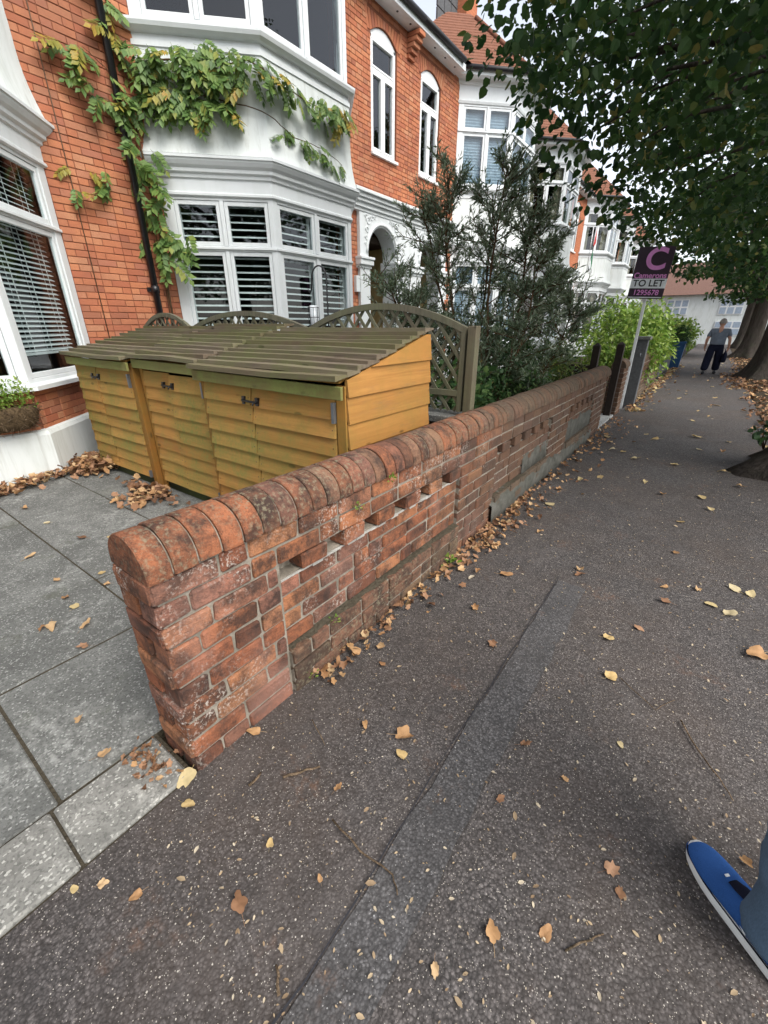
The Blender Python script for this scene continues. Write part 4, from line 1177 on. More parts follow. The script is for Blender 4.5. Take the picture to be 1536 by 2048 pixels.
# ================================================================ FOLIAGE
T_LIME = ([(0, 0, 0), (-0.34, 0.03, 0.04), (-0.46, 0.36, 0.07), (-0.30, 0.72, 0.03), (0, 1.0, -0.06), (0.30, 0.72, 0.03), (0.46, 0.36, 0.07), (0.34, 0.03, 0.04)],
          [(0, 4, 3, 2), (0, 2, 1), (0, 6, 5, 4), (0, 7, 6)])
T_LANCE = ([(0, 0, 0), (-0.5, 0.45, 0.06), (0, 1, 0), (0.5, 0.45, 0.06)], [(0, 2, 1), (0, 3, 2)])
T_OVAL = ([(0, 0, 0), (-0.42, 0.3, 0.06), (-0.36, 0.7, 0.05), (0, 1, -0.03), (0.36, 0.7, 0.05), (0.42, 0.3, 0.06)], [(0, 3, 2, 1), (0, 5, 4, 3)])
def unit(a): return a / np.maximum(np.linalg.norm(a, axis=1, keepdims=True), 1e-9)
def leaf_arrays(P, D, N, S, Wd, tmpl):
    D = unit(D); X = unit(np.cross(D, N)); Z = np.cross(X, D)
    tv, tf = tmpl; tv = np.array(tv)
    V = P[:, None, :] + S[:, None, None] * (tv[None, :, 0:1] * Wd * X[:, None, :] + tv[None, :, 1:2] * D[:, None, :] + tv[None, :, 2:3] * Z[:, None, :])
    return V.reshape(-1, 3), len(tv), tf
def leaf_mesh(name, P, D, N, S, Wd, tmpl, m):
    V, nv, tf = leaf_arrays(P, D, N, S, Wd, tmpl); n = len(P)
    me = bpy.data.meshes.new(name)
    loops = []; starts = []; tot = 0
    fl = [i for f in tf for i in f]; ln = [len(f) for f in tf]
    base = (np.arange(n) * nv)[:, None]
    L = (base + np.array(fl)[None, :]).ravel()
    tots = np.tile(np.array(ln), n); st = np.concatenate([[0], np.cumsum(tots)[:-1]])
    me.vertices.add(len(V)); me.vertices.foreach_set('co', V.astype(np.float32).ravel())
    me.loops.add(len(L)); me.loops.foreach_set('vertex_index', L.astype(np.int32))
    me.polygons.add(len(tots)); me.polygons.foreach_set('loop_start', st.astype(np.int32)); me.polygons.foreach_set('loop_total', tots.astype(np.int32))
    me.materials.append(MAT[m]); me.update(); me.validate()
    return me
def one_leaf(name, tmpl, Wd, m):
    b = MB(); b.add([(x * Wd, y, z) for x, y, z in tmpl[0]], tmpl[1]); return b.mesh(name, MAT[m])
def leaf_matrix(p, d, n, s):
    d = Vector(d).normalized(); x = d.cross(Vector(n)).normalized(); z = x.cross(d)
    return Matrix.Translation(Vector(p)) @ Matrix(((x.x, d.x, z.x, 0), (x.y, d.y, z.y, 0), (x.z, d.z, z.z, 0), (0, 0, 0, 1))) @ Matrix.Diagonal((s, s, s, 1))
def cluster_leaves(rs, centres, rad, per, size, flat=0.6, droop=0.5):
    C = np.repeat(centres, per, axis=0); n = len(C)
    q = unit(rs.normal(size=(n, 3))) * (rs.uniform(0, 1, size=(n, 1)) ** 0.45) * rad
    q[:, 2] *= flat
    P = C + q
    D = unit(q + rs.normal(size=(n, 3)) * rad * 0.5 + np.array([0, 0, -droop * rad]))
    N = unit(rs.normal(size=(n, 3)) * 0.55 + np.array([0, 0, 1.0]))
    S = size * rs.uniform(0.6, 1.2, size=n)
    return P, D, N, S

def trunk_mesh(b, h, r0, flare, lobes, seed, lean=(0, 0)):
    rr = random.Random(seed); ph = [rr.uniform(0, 6.28) for _ in range(4)]; n = 22; rings = []
    for k in range(15):
        t = k / 14; z = -0.12 + (h + 0.12) * t ** 1.6
        ring = []
        for i in range(n):
            q = 2 * math.pi * i / n
            fl = flare * math.exp(-max(z, 0) / 0.3) * (0.45 + 0.9 * max(0, math.cos(lobes * q / 1.0 + ph[0])) ** 1.5 + 0.25 * math.cos(2 * q + ph[1]))
            rad = r0 * (1 - 0.28 * t) * (1 + 0.05 * math.cos(3 * q + ph[2] + z) + 0.03 * math.cos(7 * q + ph[3] + 2 * z)) + fl
            ring.append((rad * math.cos(q) + lean[0] * z, rad * math.sin(q) + lean[1] * z, z))
        rings.append(ring)
    b.loft(rings)
def street_tree(x, y, label, cz, rh, rv, nclu, per, size, seed, r0=0.36, flare=0.35, parts=0, extra=None, base_h=3.0):
    o = empty('street_tree', (x, y, 0)); tag(o, label, 'tree', 'street trees along the pavement')
    rs = np.random.RandomState(seed); rr = random.Random(seed)
    b = MB(); trunk_mesh(b, base_h, r0, flare, 5, seed)
    b.tube([(0, 0, base_h - 0.3), (0.05, 0.1, base_h + 1.6), (0, 0.05, cz + rv * 0.75)], [r0 * 0.72, r0 * 0.5, 0.05], 10)
    b.build('trunk', MAT['bark'], o)
    # crown clumps in a shell
    C = []
    while len(C) < nclu:
        v = unit(rs.normal(size=(1, 3)))[0]; q = rs.uniform(0.25, 1.0) ** 0.42
        p = v * np.array([rh, rh, rv]) * q
        ang = math.atan2(p[1], p[0]); wob = 1 + 0.10 * math.sin(3 * ang + seed) + 0.08 * math.sin(7 * ang + 2 * seed)
        p[:2] *= wob
        if p[2] < -rv * 0.93: continue
        C.append(p + np.array([0, 0, cz]))
    if extra is not None: C += [np.array(e) - np.array([x, y, 0]) for e in extra]
    C = np.array(C)
    bb = MB()
    for k in range(16):
        i = rr.randrange(len(C)); c = C[i]; z0 = rr.uniform(base_h - 0.5, cz)
        mid = Vector((c[0] * 0.5, c[1] * 0.5, z0 + (c[2] - z0) * 0.6 + 0.3))
        bb.tube([(0, 0, z0), mid, Vector(c)], [0.10, 0.05, 0.012], 6)
    order = np.argsort(np.linalg.norm(C + np.array([x, y, -1.5]), axis=1))
    for i in order[:140]:
        c = Vector(C[i]); j = c + Vector((-c.x * 0.25, -c.y * 0.25, 0.25)); bb.tube([j, (j + c) / 2 + Vector((0, 0, 0.06)), c], [0.016, 0.01, 0.004], 4)
    bb.build('limbs', MAT['bark'], o)
    P, D, N, S = cluster_leaves(rs, C, 0.52 if size < 0.12 else 0.62, per, size)
    if parts:
        dist = np.linalg.norm(P + np.array([x, y, -1.5]), axis=1)
        idx = np.argsort(dist)[:parts]; me = one_leaf('lime_leaf', T_LIME, 1.0, 'lime_leaf')
        for i in idx: place('leaf', me, leaf_matrix(P[i], D[i], N[i], S[i]), o)
        keep = np.ones(len(P), bool); keep[idx] = False; P, D, N, S = P[keep], D[keep], N[keep], S[keep]
    c = link('crown', leaf_mesh('crown', P, D, N, S, 1.0, T_LIME, 'lime_leaf'), o); c['kind'] = 'stuff'
    return o
near_sprays = [(-1.35, 3.6, 3.4), (-0.95, 3.5, 3.1), (-1.55, 4.0, 3.45), (-1.2, 4.2, 3.0), (-0.85, 4.4, 2.75), (-0.4, 4.0, 2.85), (-0.9, 3.7, 3.2), (-0.2, 3.6, 3.1), (-1.8, 4.4, 3.6), (-1.45, 4.9, 3.0), (-0.9, 5.2, 2.65), (-0.5, 5.0, 2.6), (-0.1, 4.7, 2.7), (-1.3, 5.8, 2.85), (-0.6, 6.0, 2.6), (0.1, 5.6, 2.6), (-0.3, 6.6, 2.6), (-1.0, 6.8, 2.8), (0.4, 4.2, 2.9), (-0.5, 4.6, 3.3), (0.0, 5.2, 3.2), (-1.6, 5.0, 3.4), (-0.8, 7.6, 2.8), (-0.2, 7.4, 2.6), (-1.2, 5.3, 3.3), (-1.55, 4.6, 3.4)]
street_tree(1.22, 6.2, 'near street tree with heart shaped leaves hanging over the pavement', 5.45, 3.95, 3.15, 640, 96, 0.071, 21, 0.36, 0.42, 300, near_sprays, 2.6)
street_tree(1.5, 17.75, 'stout trunked street tree right beside the walking person', 6.0, 4.6, 3.9, 330, 70, 0.15, 5, 0.46, 0.42)
street_tree(1.45, 28.3, 'street tree standing just beyond the stout trunked one', 6.0, 4.3, 3.9, 170, 60, 0.18, 8, 0.40, 0.4)
street_tree(1.45, 40.0, 'farthest street tree on the pavement near the white rendered house', 6.2, 4.0, 3.6, 100, 50, 0.22, 9, 0.36, 0.35)
street_tree(1.6, -5.4, 'unseen street tree opposite the edging stones, added for reflections and shade', 5.6, 4.4, 3.2, 260, 70, 0.14, 12, 0.36, 0.4)  # next in the row behind the camera, added for window reflections and shading
# suckers at the foot of the near tree
rs = np.random.RandomState(3)
P, D, N, S = cluster_leaves(rs, np.array([(0.68, 6.0, 0.44), (0.74, 6.2, 0.52), (0.64, 6.25, 0.38)]), 0.13, 16, 0.075)
o = empty('tree_sucker', (0.70, 6.15, 0.30)); tag(o, 'leafy green sucker sprouting from the roots of the near tree', 'sucker')
b = MB(); 
for e in ((-0.06, -0.1, 0.2), (0.02, 0.05, 0.27), (-0.08, 0.1, 0.14)): b.tube([(0.02, 0, -0.06), e], [0.008, 0.004], 5)
b.build('stem', MAT['stem_bark'], o)
link('leaves', leaf_mesh('leaves', P - np.array([0.70, 6.15, 0.30]), D, N, S, 0.9, T_OVAL, 'shrub_leaf'), o)

# --- olive: many thin stems, narrow grey-green leaves
def olive():
    ox, oy = -2.22, 4.9
    o = empty('olive_tree', (ox, oy, 0)); tag(o, 'tall airy olive tree with narrow grey green leaves behind the trellis', 'tree')
    rr = random.Random(8); rs = np.random.RandomState(8)
    b = MB(); pts = []; dirs = []
    main = [((0, 0, 0.0), (-0.30, 0.05, 1.2), (-0.55, 0.1, 2.3), (-0.55, 0.1, 3.05)), ((0.08, 0, 0), (0.1, 0.0, 1.0), (0.02, 0.1, 2.1), (0.1, 0.1, 2.95)), ((0, 0.05, 0), (0.35, 0.2, 1.1), (0.32, 0.3, 2.0), (0.36, 0.35, 2.7)),
            ((-0.05, 0, 0), (-0.7, -0.05, 1.2), (-1.1, -0.1, 1.75), (-1.35, -0.1, 2.1)), ((0, 0, 0), (-0.15, 0.3, 1.2), (-0.2, 0.5, 2.2), (-0.2, 0.6, 3.0)), ((0.05, 0, 0), (0.36, 0.1, 0.9), (0.48, 0.2, 1.6), (0.5, 0.2, 2.3)), ((0, 0, 0), (-0.5, 0.2, 1.4), (-0.8, 0.2, 2.3), (-0.95, 0.2, 2.75)), ((0.1, 0.1, 0), (0.5, 0.5, 0.7), (0.7, 0.7, 1.2), (0.8, 0.8, 1.7)), ((0, 0.1, 0), (0.2, 0.5, 0.8), (0.3, 0.9, 1.5), (0.35, 1.0, 2.1)), ((0, 0, 0), (-0.5, -0.1, 0.8), (-0.75, -0.15, 1.3), (-0.9, -0.2, 1.75))]
    for mstem in main:
        mv = [Vector(q) for q in mstem]
        def cur(t):
            f = t * 3; i = min(int(f), 2); return mv[i].lerp(mv[i + 1], f - i)
        b.tube([cur(k / 9) + Vector((rr.uniform(-.015, .015), rr.uniform(-.015, .015), 0)) for k in range(10)], [0.022 * (1 - 0.75 * k / 9) for k in range(10)], 6)
        for k in range(38):
            t = rr.uniform(0.2, 1.0); p = cur(t)
            d = Vector((rr.gauss(0, 1), rr.gauss(0, 0.8), rr.uniform(0.1, 1.3))).normalized(); L = rr.uniform(0.22, 0.5) * (1.2 - 0.5 * t)
            q = p + d * L; q2 = q + (d + Vector((0, 0, 0.5))).normalized() * L * 0.5
            b.tube([p, q, q2], [0.006, 0.004, 0.002], 4, False)
            for j in range(5):
                s = p.lerp(q, rr.uniform(0.2, 1)); dd = (d + Vector((rr.gauss(0, .7), rr.gauss(0, .7), rr.uniform(0, .9)))).normalized(); e = s + dd * rr.uniform(0.10, 0.26)
                b.tube([s, e], [0.003, 0.0015], 3, False)
                for m in range(16):
                    u_ = (m + rr.random()) / 16; pts.append(s.lerp(e, u_)); dirs.append(dd * 0.8 + Vector((rr.gauss(0, 1), rr.gauss(0, 1), rr.gauss(0, 1))) * 0.55)
            for m in range(8): pts.append(q.lerp(q2, m / 8)); dirs.append((q2 - q).normalized() * 0.7 + Vector((rr.gauss(0, 1), rr.gauss(0, 1), rr.gauss(0, 1))) * 0.6)
    b.build('stems', MAT['stem_bark'], o)
    P = np.array([tuple(p) for p in pts]); D = np.array([tuple(p) for p in dirs])
    N = unit(rs.normal(size=P.shape) + np.array([0, 0, 0.5])); S = 0.068 * rs.uniform(0.6, 1.25, len(P))
    order = np.argsort(np.linalg.norm(P + np.array([ox, oy, -1.5]), axis=1))
    c = link('foliage', leaf_mesh('foliage', P, D, N, S, 0.21, T_LANCE, 'olive_leaf'), o); c['kind'] = 'stuff'
olive()

# --- shrubs in the front gardens
def shrub(name, loc, label, rad, n, per, size, m, tmpl=T_OVAL, Wd=0.8, seed=1, stems=14, cr=0.22, group=None, droop=0.2, cat='shrub'):
    o = empty(name, loc); tag(o, label, cat, group)
    rs = np.random.RandomState(seed); rr = random.Random(seed)
    v = unit(rs.normal(size=(n, 3))) * rs.uniform(0.25, 1, size=(n, 1)) ** 0.5
    C = v * np.array(rad) + np.array([0, 0, rad[2]])
    C = C[C[:, 2] > 0.05]
    b = MB()
    for k in range(stems):
        c = C[rr.randrange(len(C))]; b.tube([(c[0] * 0.15, c[1] * 0.15, -0.05), (c[0] * 0.55, c[1] * 0.55, c[2] * 0.6), tuple(c)], [0.014, 0.009, 0.003], 5)
    b.build('stems', MAT['stem_bark'], o)
    P, D, N, S = cluster_leaves(rs, C, cr, per, size, 0.8, droop)
    P[:, 2] = np.maximum(P[:, 2], 0.02)
    c = link('foliage', leaf_mesh('foliage', P, D, N, S, Wd, tmpl, m), o); c['kind'] = 'stuff'
    return o
GS = 'shrubs behind the long garden wall'
shrub('evergreen_shrub', (-1.95, 4.05, -0.02), 'dark evergreen shrub beside the trellis post', (0.42, 0.5, 0.55), 50, 60, 0.07, 'shrub_leaf', seed=2, group=GS)
shrub('evergreen_shrub', (-1.85, 5.3, -0.02), 'low dark leafy shrub under the olive tree', (0.45, 0.7, 0.64), 75, 60, 0.075, 'shrub_leaf', T_LANCE, 0.35, 3, group=GS)
shrub('feathery_shrub', (-1.85, 6.4, -0.02), 'yellow green feathery shrub near the gate post', (0.42, 0.65, 0.68), 70, 65, 0.07, 'fern_leaf', T_LANCE, 0.3, 4, group=GS)
shrub('evergreen_shrub', (-2.6, 6.3, -0.02), 'broad mid green shrub set back behind the feathery one', (0.6, 0.9, 0.75), 80, 55, 0.08, 'shrub_leaf', seed=5, group=GS)
shrub('bare_rose', (-1.95, 6.95, 0.0), 'leggy rose with sparse round leaves by the garden path', (0.45, 0.4, 0.85), 18, 10, 0.08, 'shrub_leaf', T_OVAL, 0.95, 6, 10, 0.14, cat='rose')
shrub('dry_shrub', (-2.1, 4.4, 0.0), 'tangle of bare brown twigs below the olive leaves', (0.5, 0.4, 0.55), 26, 7, 0.05, 'dry_hanging', T_LANCE, 0.35, 7, 46, 0.2)
shrub('laurel_bush', (-1.75, 12.4, 0.15), 'bright green laurel bush behind the letting board', (0.95, 1.5, 0.95), 150, 55, 0.13, 'laurel_leaf', T_LANCE, 0.45, 9, 30, 0.3)
shrub('hedge_bush', (-1.75, 15.6, 0.1), 'green garden bush between laurel and blue planter', (0.7, 1.2, 0.75), 60, 45, 0.13, 'shrub_leaf', T_OVAL, 0.7, 10, 20, 0.26)
shrub('hedge_bush', (-1.9, 23.5, 0.1), 'olive brown hedge beyond the blue planter', (0.9, 2.0, 0.8), 80, 40, 0.16, 'fern_leaf', T_OVAL, 0.7, 11, 20, 0.3)
shrub('hedge_bush', (-1.8, 30.0, 0.1), 'rounded hedge in the garden nearest the white rendered house', (0.9, 2.5, 0.9), 70, 40, 0.18, 'laurel_leaf', T_OVAL, 0.7, 12, 20, 0.3)
shrub('planter_foliage', (-1.1, 20.35, 0.86), 'green foliage spilling from the tall blue planter', (0.34, 0.34, 0.28), 26, 30, 0.10, 'shrub_leaf', T_OVAL, 0.7, 13, 8, 0.15, cat='plant')

# --- wisteria trained along the bay
def bay_pt(a, z, off):
    pl = [(S0 - 1.41421 * off, 0.0), (S1 - 0.41421 * off, BD + off), (S2 + 0.41421 * off, BD + off), (S3 + 1.414 * off, 0)]
    if a < 0: s, d = S0 + a - 1.414 * off, off
    else:
        seg = [math.dist(pl[i], pl[i + 1]) for i in range(3)]; i = 0
        while i < 2 and a > seg[i]: a -= seg[i]; i += 1
        t = a / seg[i]; s = pl[i][0] + (pl[i + 1][0] - pl[i][0]) * t; d = pl[i][1] + (pl[i + 1][1] - pl[i][1]) * t
        nn = None
    return Vector((XW + d, 3.1 + s, z))
def bay_n(a):
    if a < 0: return Vector((1, 0, 0))
    return Vector((0.707, -0.707, 0)) if a < 1.46 else Vector((1, 0, 0))
def compound_leaf(seed, m):
    rr = random.Random(seed); b = MB(); L = 1.0
    npair = 5
    def rach(t): return Vector((0.04 * math.sin(3 * t + seed), t * L, -0.28 * t * t))
    b.tube([rach(k / 4) for k in range(5)], 0.008, 3, False)
    def lf(p, d, s):
        x = d.cross(Vector((0, 0, 1))).normalized(); z = x.cross(d)
        b.add([p, p + d * s * 0.42 - x * s * 0.30 + z * 0.02, p + d * s, p + d * s * 0.42 + x * s * 0.30 + z * 0.02], [(0, 2, 1), (0, 3, 2)])
    for k in range(npair):
        t = 0.22 + 0.16 * k; p = rach(t)
        for sg in (-1, 1):
            lf(p, Vector((sg * 0.85, 0.5, -0.45 + rr.uniform(-0.25, 0.2))).normalized(), 0.46 * rr.uniform(0.8, 1.1))
    lf(rach(1.0), Vector((0, 0.8, -0.55)).normalized(), 0.38)
    return b.mesh('compound_leaf', MAT[m])
def wisteria():
    o = empty('wisteria', (XW + 0.2, 3.62, 0)); tag(o, 'wisteria trained round the drainpipe and across the white bay apron', 'climber')
    inv = Matrix.Translation(-o.location); rr = random.Random(5)
    gm = [compound_leaf(k, 'wisteria_leaf') for k in range(5)]; ym = [compound_leaf(10 + k, 'wisteria_yellow') for k in range(3)]
    strands = [([(-0.12, 0.0), (-0.10, 1.5), (-0.06, 2.6), (-0.10, 3.6), (0.02, 4.15), (0.35, 4.42), (0.9, 4.40), (1.35, 4.48), (1.7, 4.36), (2.3, 4.32), (2.8, 4.38), (3.18, 4.30)], 0.016, 0.07),
               ([(-0.05, 3.75), (0.15, 4.05), (0.6, 4.12), (1.05, 4.08), (1.5, 4.0), (2.0, 3.86), (2.6, 3.86), (3.1, 3.74)], 0.009, 0.08),
               ([(0.02, 4.1), (0.08, 3.4), (0.16, 2.9), (0.30, 2.45)], 0.007, 0.17), ([(-0.1, 3.9), (-0.35, 4.2), (-0.62, 4.32)], 0.007, 0.06), ([(-0.08, 4.1), (-0.28, 4.6), (-0.36, 5.2)], 0.006, 0.06), ([(-0.10, 3.7), (-0.4, 3.9), (-0.72, 3.85)], 0.006, 0.06),
               ([(-0.13, 0.1), (-0.16, 1.2), (-0.12, 2.2), (-0.16, 3.2)], 0.010, 0.05)]
    for pts, r, off in strands:
        b = MB(); dense = []
        for (a0, z0), (a1, z1) in zip(pts[:-1], pts[1:]):
            for k in range(5): dense.append(bay_pt(a0 + (a1 - a0) * k / 5, z0 + (z1 - z0) * k / 5 + rr.uniform(-.012, .012), off + rr.uniform(-0.012, 0.012)) - o.location)
        b.tube(dense, [r * (1 - 0.6 * i / len(dense)) for i in range(len(dense))], 5); b.build('stem', MAT['stem_bark'], o)
    def leaf(a, z, off, down, yellow=0.1, size=0.24):
        p = bay_pt(a, z, off); n = bay_n(a); tang = Vector((0, 1, 0)) if a > 1.46 or a < 0 else Vector((0.707, 0.707, 0))
        d = (n * rr.uniform(0.15, 0.7) + tang * rr.gauss(0, 0.75) + Vector((0, 0, -down + rr.uniform(-0.35, 0.45))))
        M = leaf_matrix(p - o.location, d, n + Vector((0, 0, 0.8)) + Vector((rr.gauss(0, .3), rr.gauss(0, .3), 0)), size * rr.uniform(0.75, 1.2))
        place('leaf', (ym if rr.random() < yellow else gm)[rr.randrange(3)], M, o)
    for k in range(80): a = rr.triangular(0.02, 1.75, 0.9); leaf(a, 4.42 + rr.gauss(0, 0.07), rr.uniform(0.06, 0.2), 0.5, 0.10)
    for k in range(34): a = rr.uniform(1.5, 3.1); leaf(a, 4.36 + rr.gauss(0, 0.06), rr.uniform(0.05, 0.16), 0.6, 0.12, 0.21)
    for k in range(16): a = rr.uniform(2.85, 3.25); leaf(a, 4.34 + rr.gauss(0, 0.1), rr.uniform(0.05, 0.18), 0.8, 0.75, 0.22)
    for k in range(46): a = rr.uniform(0.0, 1.15); leaf(a, 4.08 + rr.gauss(0, 0.07), rr.uniform(0.06, 0.18), 0.6, 0.08)
    for k in range(18): a = rr.uniform(1.75, 3.15); leaf(a, 3.86 - (a - 1.75) * 0.07 + rr.gauss(0, 0.04), rr.uniform(0.05, 0.12), 0.5, 0.05, 0.19)
    for k in range(30): z = rr.uniform(2.35, 3.6); leaf(0.05 + (3.6 - z) * 0.16 + rr.gauss(0, 0.08), z, rr.uniform(0.16, 0.28), 0.55, 0.0, 0.24)
    for k in range(16): leaf(0.30 + rr.gauss(0, 0.13), 2.5 + rr.gauss(0, 0.09), rr.uniform(0.18, 0.3), 0.5, 0.0, 0.25)
    for k in range(26): t = rr.random(); leaf(-0.12 - 0.58 * t + rr.gauss(0, .06), 3.95 + 0.35 * t * rr.choice([0, 1]) + rr.gauss(0, .06), rr.uniform(0.04, 0.12), 0.5, 0.1, 0.22)
    for k in range(14): t = rr.random(); leaf(-0.1 - 0.25 * t, 4.2 + 1.0 * t, rr.uniform(0.03, 0.1), 0.5, 0.15, 0.22)
    for k in range(9):     # a small tuft that has crept over the bricks
        q = at_x(rr.uniform(140, 225), rr.uniform(325, 385), XW + 0.03) - Vector((XW, 3.1, 0)); leaf(q.y - S0 + 0.04, q.z, 0.03, 0.6, 0.35, 0.19)
wisteria()

# --- coir basket with greenery on the near bay's sill
o = empty('window_basket', (-5.30, 1.12, 0.56)); tag(o, 'straw lined window basket of green plants under the venetian blinds', 'planter')
b = MB(); rings = []
for z, r in ((0.0, 0.10), (0.06, 0.155), (0.15, 0.175), (0.22, 0.17)): rings.append([(r * 0.62 * math.cos(q), r * 1.5 * math.sin(q), z) for q in [2 * math.pi * k / 18 for k in range(18)]])
b.loft(rings); b.build('liner', MAT['coir'], o)
rs = np.random.RandomState(5); n = 900
q = rs.uniform(0, 6.28, n); z = rs.uniform(0.0, 0.22, n); rr_ = 0.10 + 0.075 * np.sqrt(z / 0.22)
P = np.stack([rr_ * 0.62 * np.cos(q), rr_ * 1.5 * np.sin(q), z], 1); D = unit(np.stack([np.cos(q), np.sin(q), rs.normal(-0.5, 0.8, n)], 1) * 0.4 + rs.normal(size=(n, 3)))
s_ = link('straw', leaf_mesh('straw', P, D, unit(rs.normal(size=(n, 3))), rs.uniform(0.03, 0.09, n), 0.06, T_LANCE, 'twig'), o); s_['kind'] = 'stuff'
P, D, N, S = cluster_leaves(rs, rs.uniform((-0.06, -0.2, 0.24), (0.08, 0.2, 0.42), size=(26, 3)), 0.09, 34, 0.035, 0.9, -0.3)
s_ = link('greenery', leaf_mesh('greenery', P, D, N, S, 0.6, T_OVAL, 'laurel_leaf'), o); s_['kind'] = 'stuff'

# ================================================================ GATES, FURTHER WALLS, SIGN
garden_wall('garden_wall', 8.66, 9.12, [], 'short brick pier with rounded coping beside the dark gate post', maxparts=120)
garden_wall('garden_wall', 10.5, 15.2, [(11.0, 12.5), (13.0, 14.6)], 'further brick garden wall in front of the laurel bush', maxparts=230)
def post(x, y, h, w, label):
    b = MB(); b.box(-w / 2, w / 2, -w / 2, w / 2, -0.1, h - 0.05); b.add([(sx_ * w / 2, sy_ * w / 2, h - 0.05) for sx_, sy_ in ((-1, -1), (1, -1), (1, 1), (-1, 1))] + [(0, 0, h)], [(0, 1, 4), (1, 2, 4), (2, 3, 4), (3, 0, 4)])
    o = b.build('gate_post', MAT['dark_post']); o.location = (x, y, 0); tag(o, label, 'post', 'dark timber gate posts'); return bevel(o, 0.004)
post(-1.43, 7.46, 1.26, 0.10, 'dark brown gate post where the long brick wall ends')
post(-1.26, 8.50, 1.25, 0.11, 'dark brown gate post standing against the brick pier')
g = empty('garden_gate', (-1.48, 8.42, 0)); tag(g, 'dark boarded garden gate between the two dark gate posts', 'gate')
for k in range(6): b = MB(); b.box(-0.05 - 0.13 * k - 0.12, -0.05 - 0.13 * k, -0.012, 0.012, 0.08, 0.86); bevel(b.build('board', MAT['dark_post'], g), 0.003)
for z in (0.2, 0.72): b = MB(); b.box(-0.83, -0.05, 0.0125, 0.04, z, z + 0.07); b.build('rail', MAT['dark_post'], g)
pl = empty('gate_pillar', (-1.13, 10.05, 0)); tag(pl, 'slim dark grey pillar with square cap below the letting board', 'pillar')
b = MB(); b.box(-0.10, 0.10, -0.10, 0.10, -0.1, 1.24); bevel(b.build('shaft', MAT['slate_grey'], pl), 0.006)
b = MB(); b.box(-0.135, 0.135, -0.135, 0.135, 1.2405, 1.30); bevel(b.build('cap', MAT['slab'], pl), 0.008)
b = MB(); b.tube([(0.03, -0.115, 0.95), (0.03, -0.16, 0.95), (0.03, -0.16, 1.0)], 0.008, 5); b.tube([(-0.11, -0.11, 1.0), (-0.16, -0.15, 1.02), (-0.11, -0.19, 1.05)], 0.006, 5); b.build('latch', MAT['galvanised'], pl)
# white rail and low white wall seen through the second gate
b = MB(); b.box(-3.6, -1.6, 9.32, 9.42, 0.55, 0.62); b.box(-3.6, -1.6, 9.34, 9.40, -0.05, 0.55); o = b.build('garden_divider', MAT['grubby_white']); tag(o, 'low white capped divider between the two front gardens', 'wall')

def text_mesh(txt, size, m, bold=0.0):
    cu = bpy.data.curves.new('text', 'FONT'); cu.body = txt; cu.size = size; cu.align_x = 'CENTER'; cu.align_y = 'CENTER'; cu.extrude = 0.0015; cu.offset = bold
    t = bpy.data.objects.new('text', cu); COL.objects.link(t)
    dg = bpy.context.evaluated_depsgraph_get(); me = bpy.data.meshes.new_from_object(t.evaluated_get(dg)); me.materials.clear(); me.materials.append(MAT[m])
    bpy.data.objects.remove(t); return me
sg = empty('letting_board', (-1.20, 9.60, 0), R(4)); tag(sg, 'dark letting board on a white pole with a large pink letter', 'sign')
b = MB(); b.box(-0.025, 0.025, -0.02, 0.02, -0.1, 2.70); bevel(b.build('pole', MAT['white_pole'], sg), 0.003)
RX = Matrix.Rotation(R(90), 4, 'X')
brd = empty('board', (0, -0.045, 2.33), 0, sg); brd.rotation_euler = (0, R(2.5), 0)
b = MB(); b.box(-0.275, 0.275, -0.008, 0.008, -0.40, 0.40); bevel(b.build('panel', MAT['sign_dark'], brd), 0.002)
b = MB(); b.box(-0.275, 0.275, -0.0105, -0.0085, -0.235, -0.085); b.build('white_strip', MAT['sign_white'], brd)
b = MB(); b.box(-0.26, 0.26, -0.0105, -0.0085, -0.385, -0.372); b.build('white_line', MAT['sign_white'], brd)
place('letter', text_mesh('C', 0.46, 'sign_pink', 0.012), Matrix.Translation((0.03, -0.012, 0.20)) @ RX, brd)
place('lettering', text_mesh('Camerons', 0.12, 'sign_pink', 0.003), Matrix.Translation((0.0, -0.012, -0.04)) @ RX, brd)
place('lettering', text_mesh('TO LET', 0.145, 'sign_black', 0.003), Matrix.Translation((0.0, -0.0125, -0.16)) @ RX, brd)
place('lettering', text_mesh('1295678', 0.115, 'sign_pink', 0.002), Matrix.Translation((0.0, -0.012, -0.305)) @ RX, brd)

# blue planter, fences further on
o = empty('tall_planter', (-1.1, 20.35, 0)); tag(o, 'tall square blue planter on the pavement edge', 'planter')
b = MB(); b.loft([[(-0.19, -0.19, 0), (0.19, -0.19, 0), (0.19, 0.19, 0), (-0.19, 0.19, 0)], [(-0.24, -0.24, 0.92), (0.24, -0.24, 0.92), (0.24, 0.24, 0.92), (-0.24, 0.24, 0.92)]], True, False); b.build('tub', MAT['blue_plastic'], o)
b = MB(); b.loft([[(s * 0.262, t * 0.262, z) for s, t in ((-1, -1), (1, -1), (1, 1), (-1, 1))] for z in (0.87, 0.94)], True, False); b.build('rim', MAT['blue_plastic'], o)
def low_fence(y0, y1, h, m, label):
    o = empty('garden_fence', (-1.18, (y0 + y1) / 2, 0)); tag(o, label, 'fence', 'low garden fences further along')
    n = int((y1 - y0) / 0.16)
    for k in range(n): b = MB(); y = y0 + 0.16 * k - (y0 + y1) / 2; b.box(-0.012, 0.012, y + 0.005, y + 0.15, 0.02, h); b.build('board', MAT[m], o)
    for z in (0.15, h - 0.15): b = MB(); b.box(-0.05, -0.0125, y0 - (y0 + y1) / 2, y1 - (y0 + y1) / 2, z, z + 0.06); b.build('rail', MAT[m], o)
low_fence(21.0, 25.5, 0.72, 'grubby_white', 'low whitish board fence beyond the blue planter')
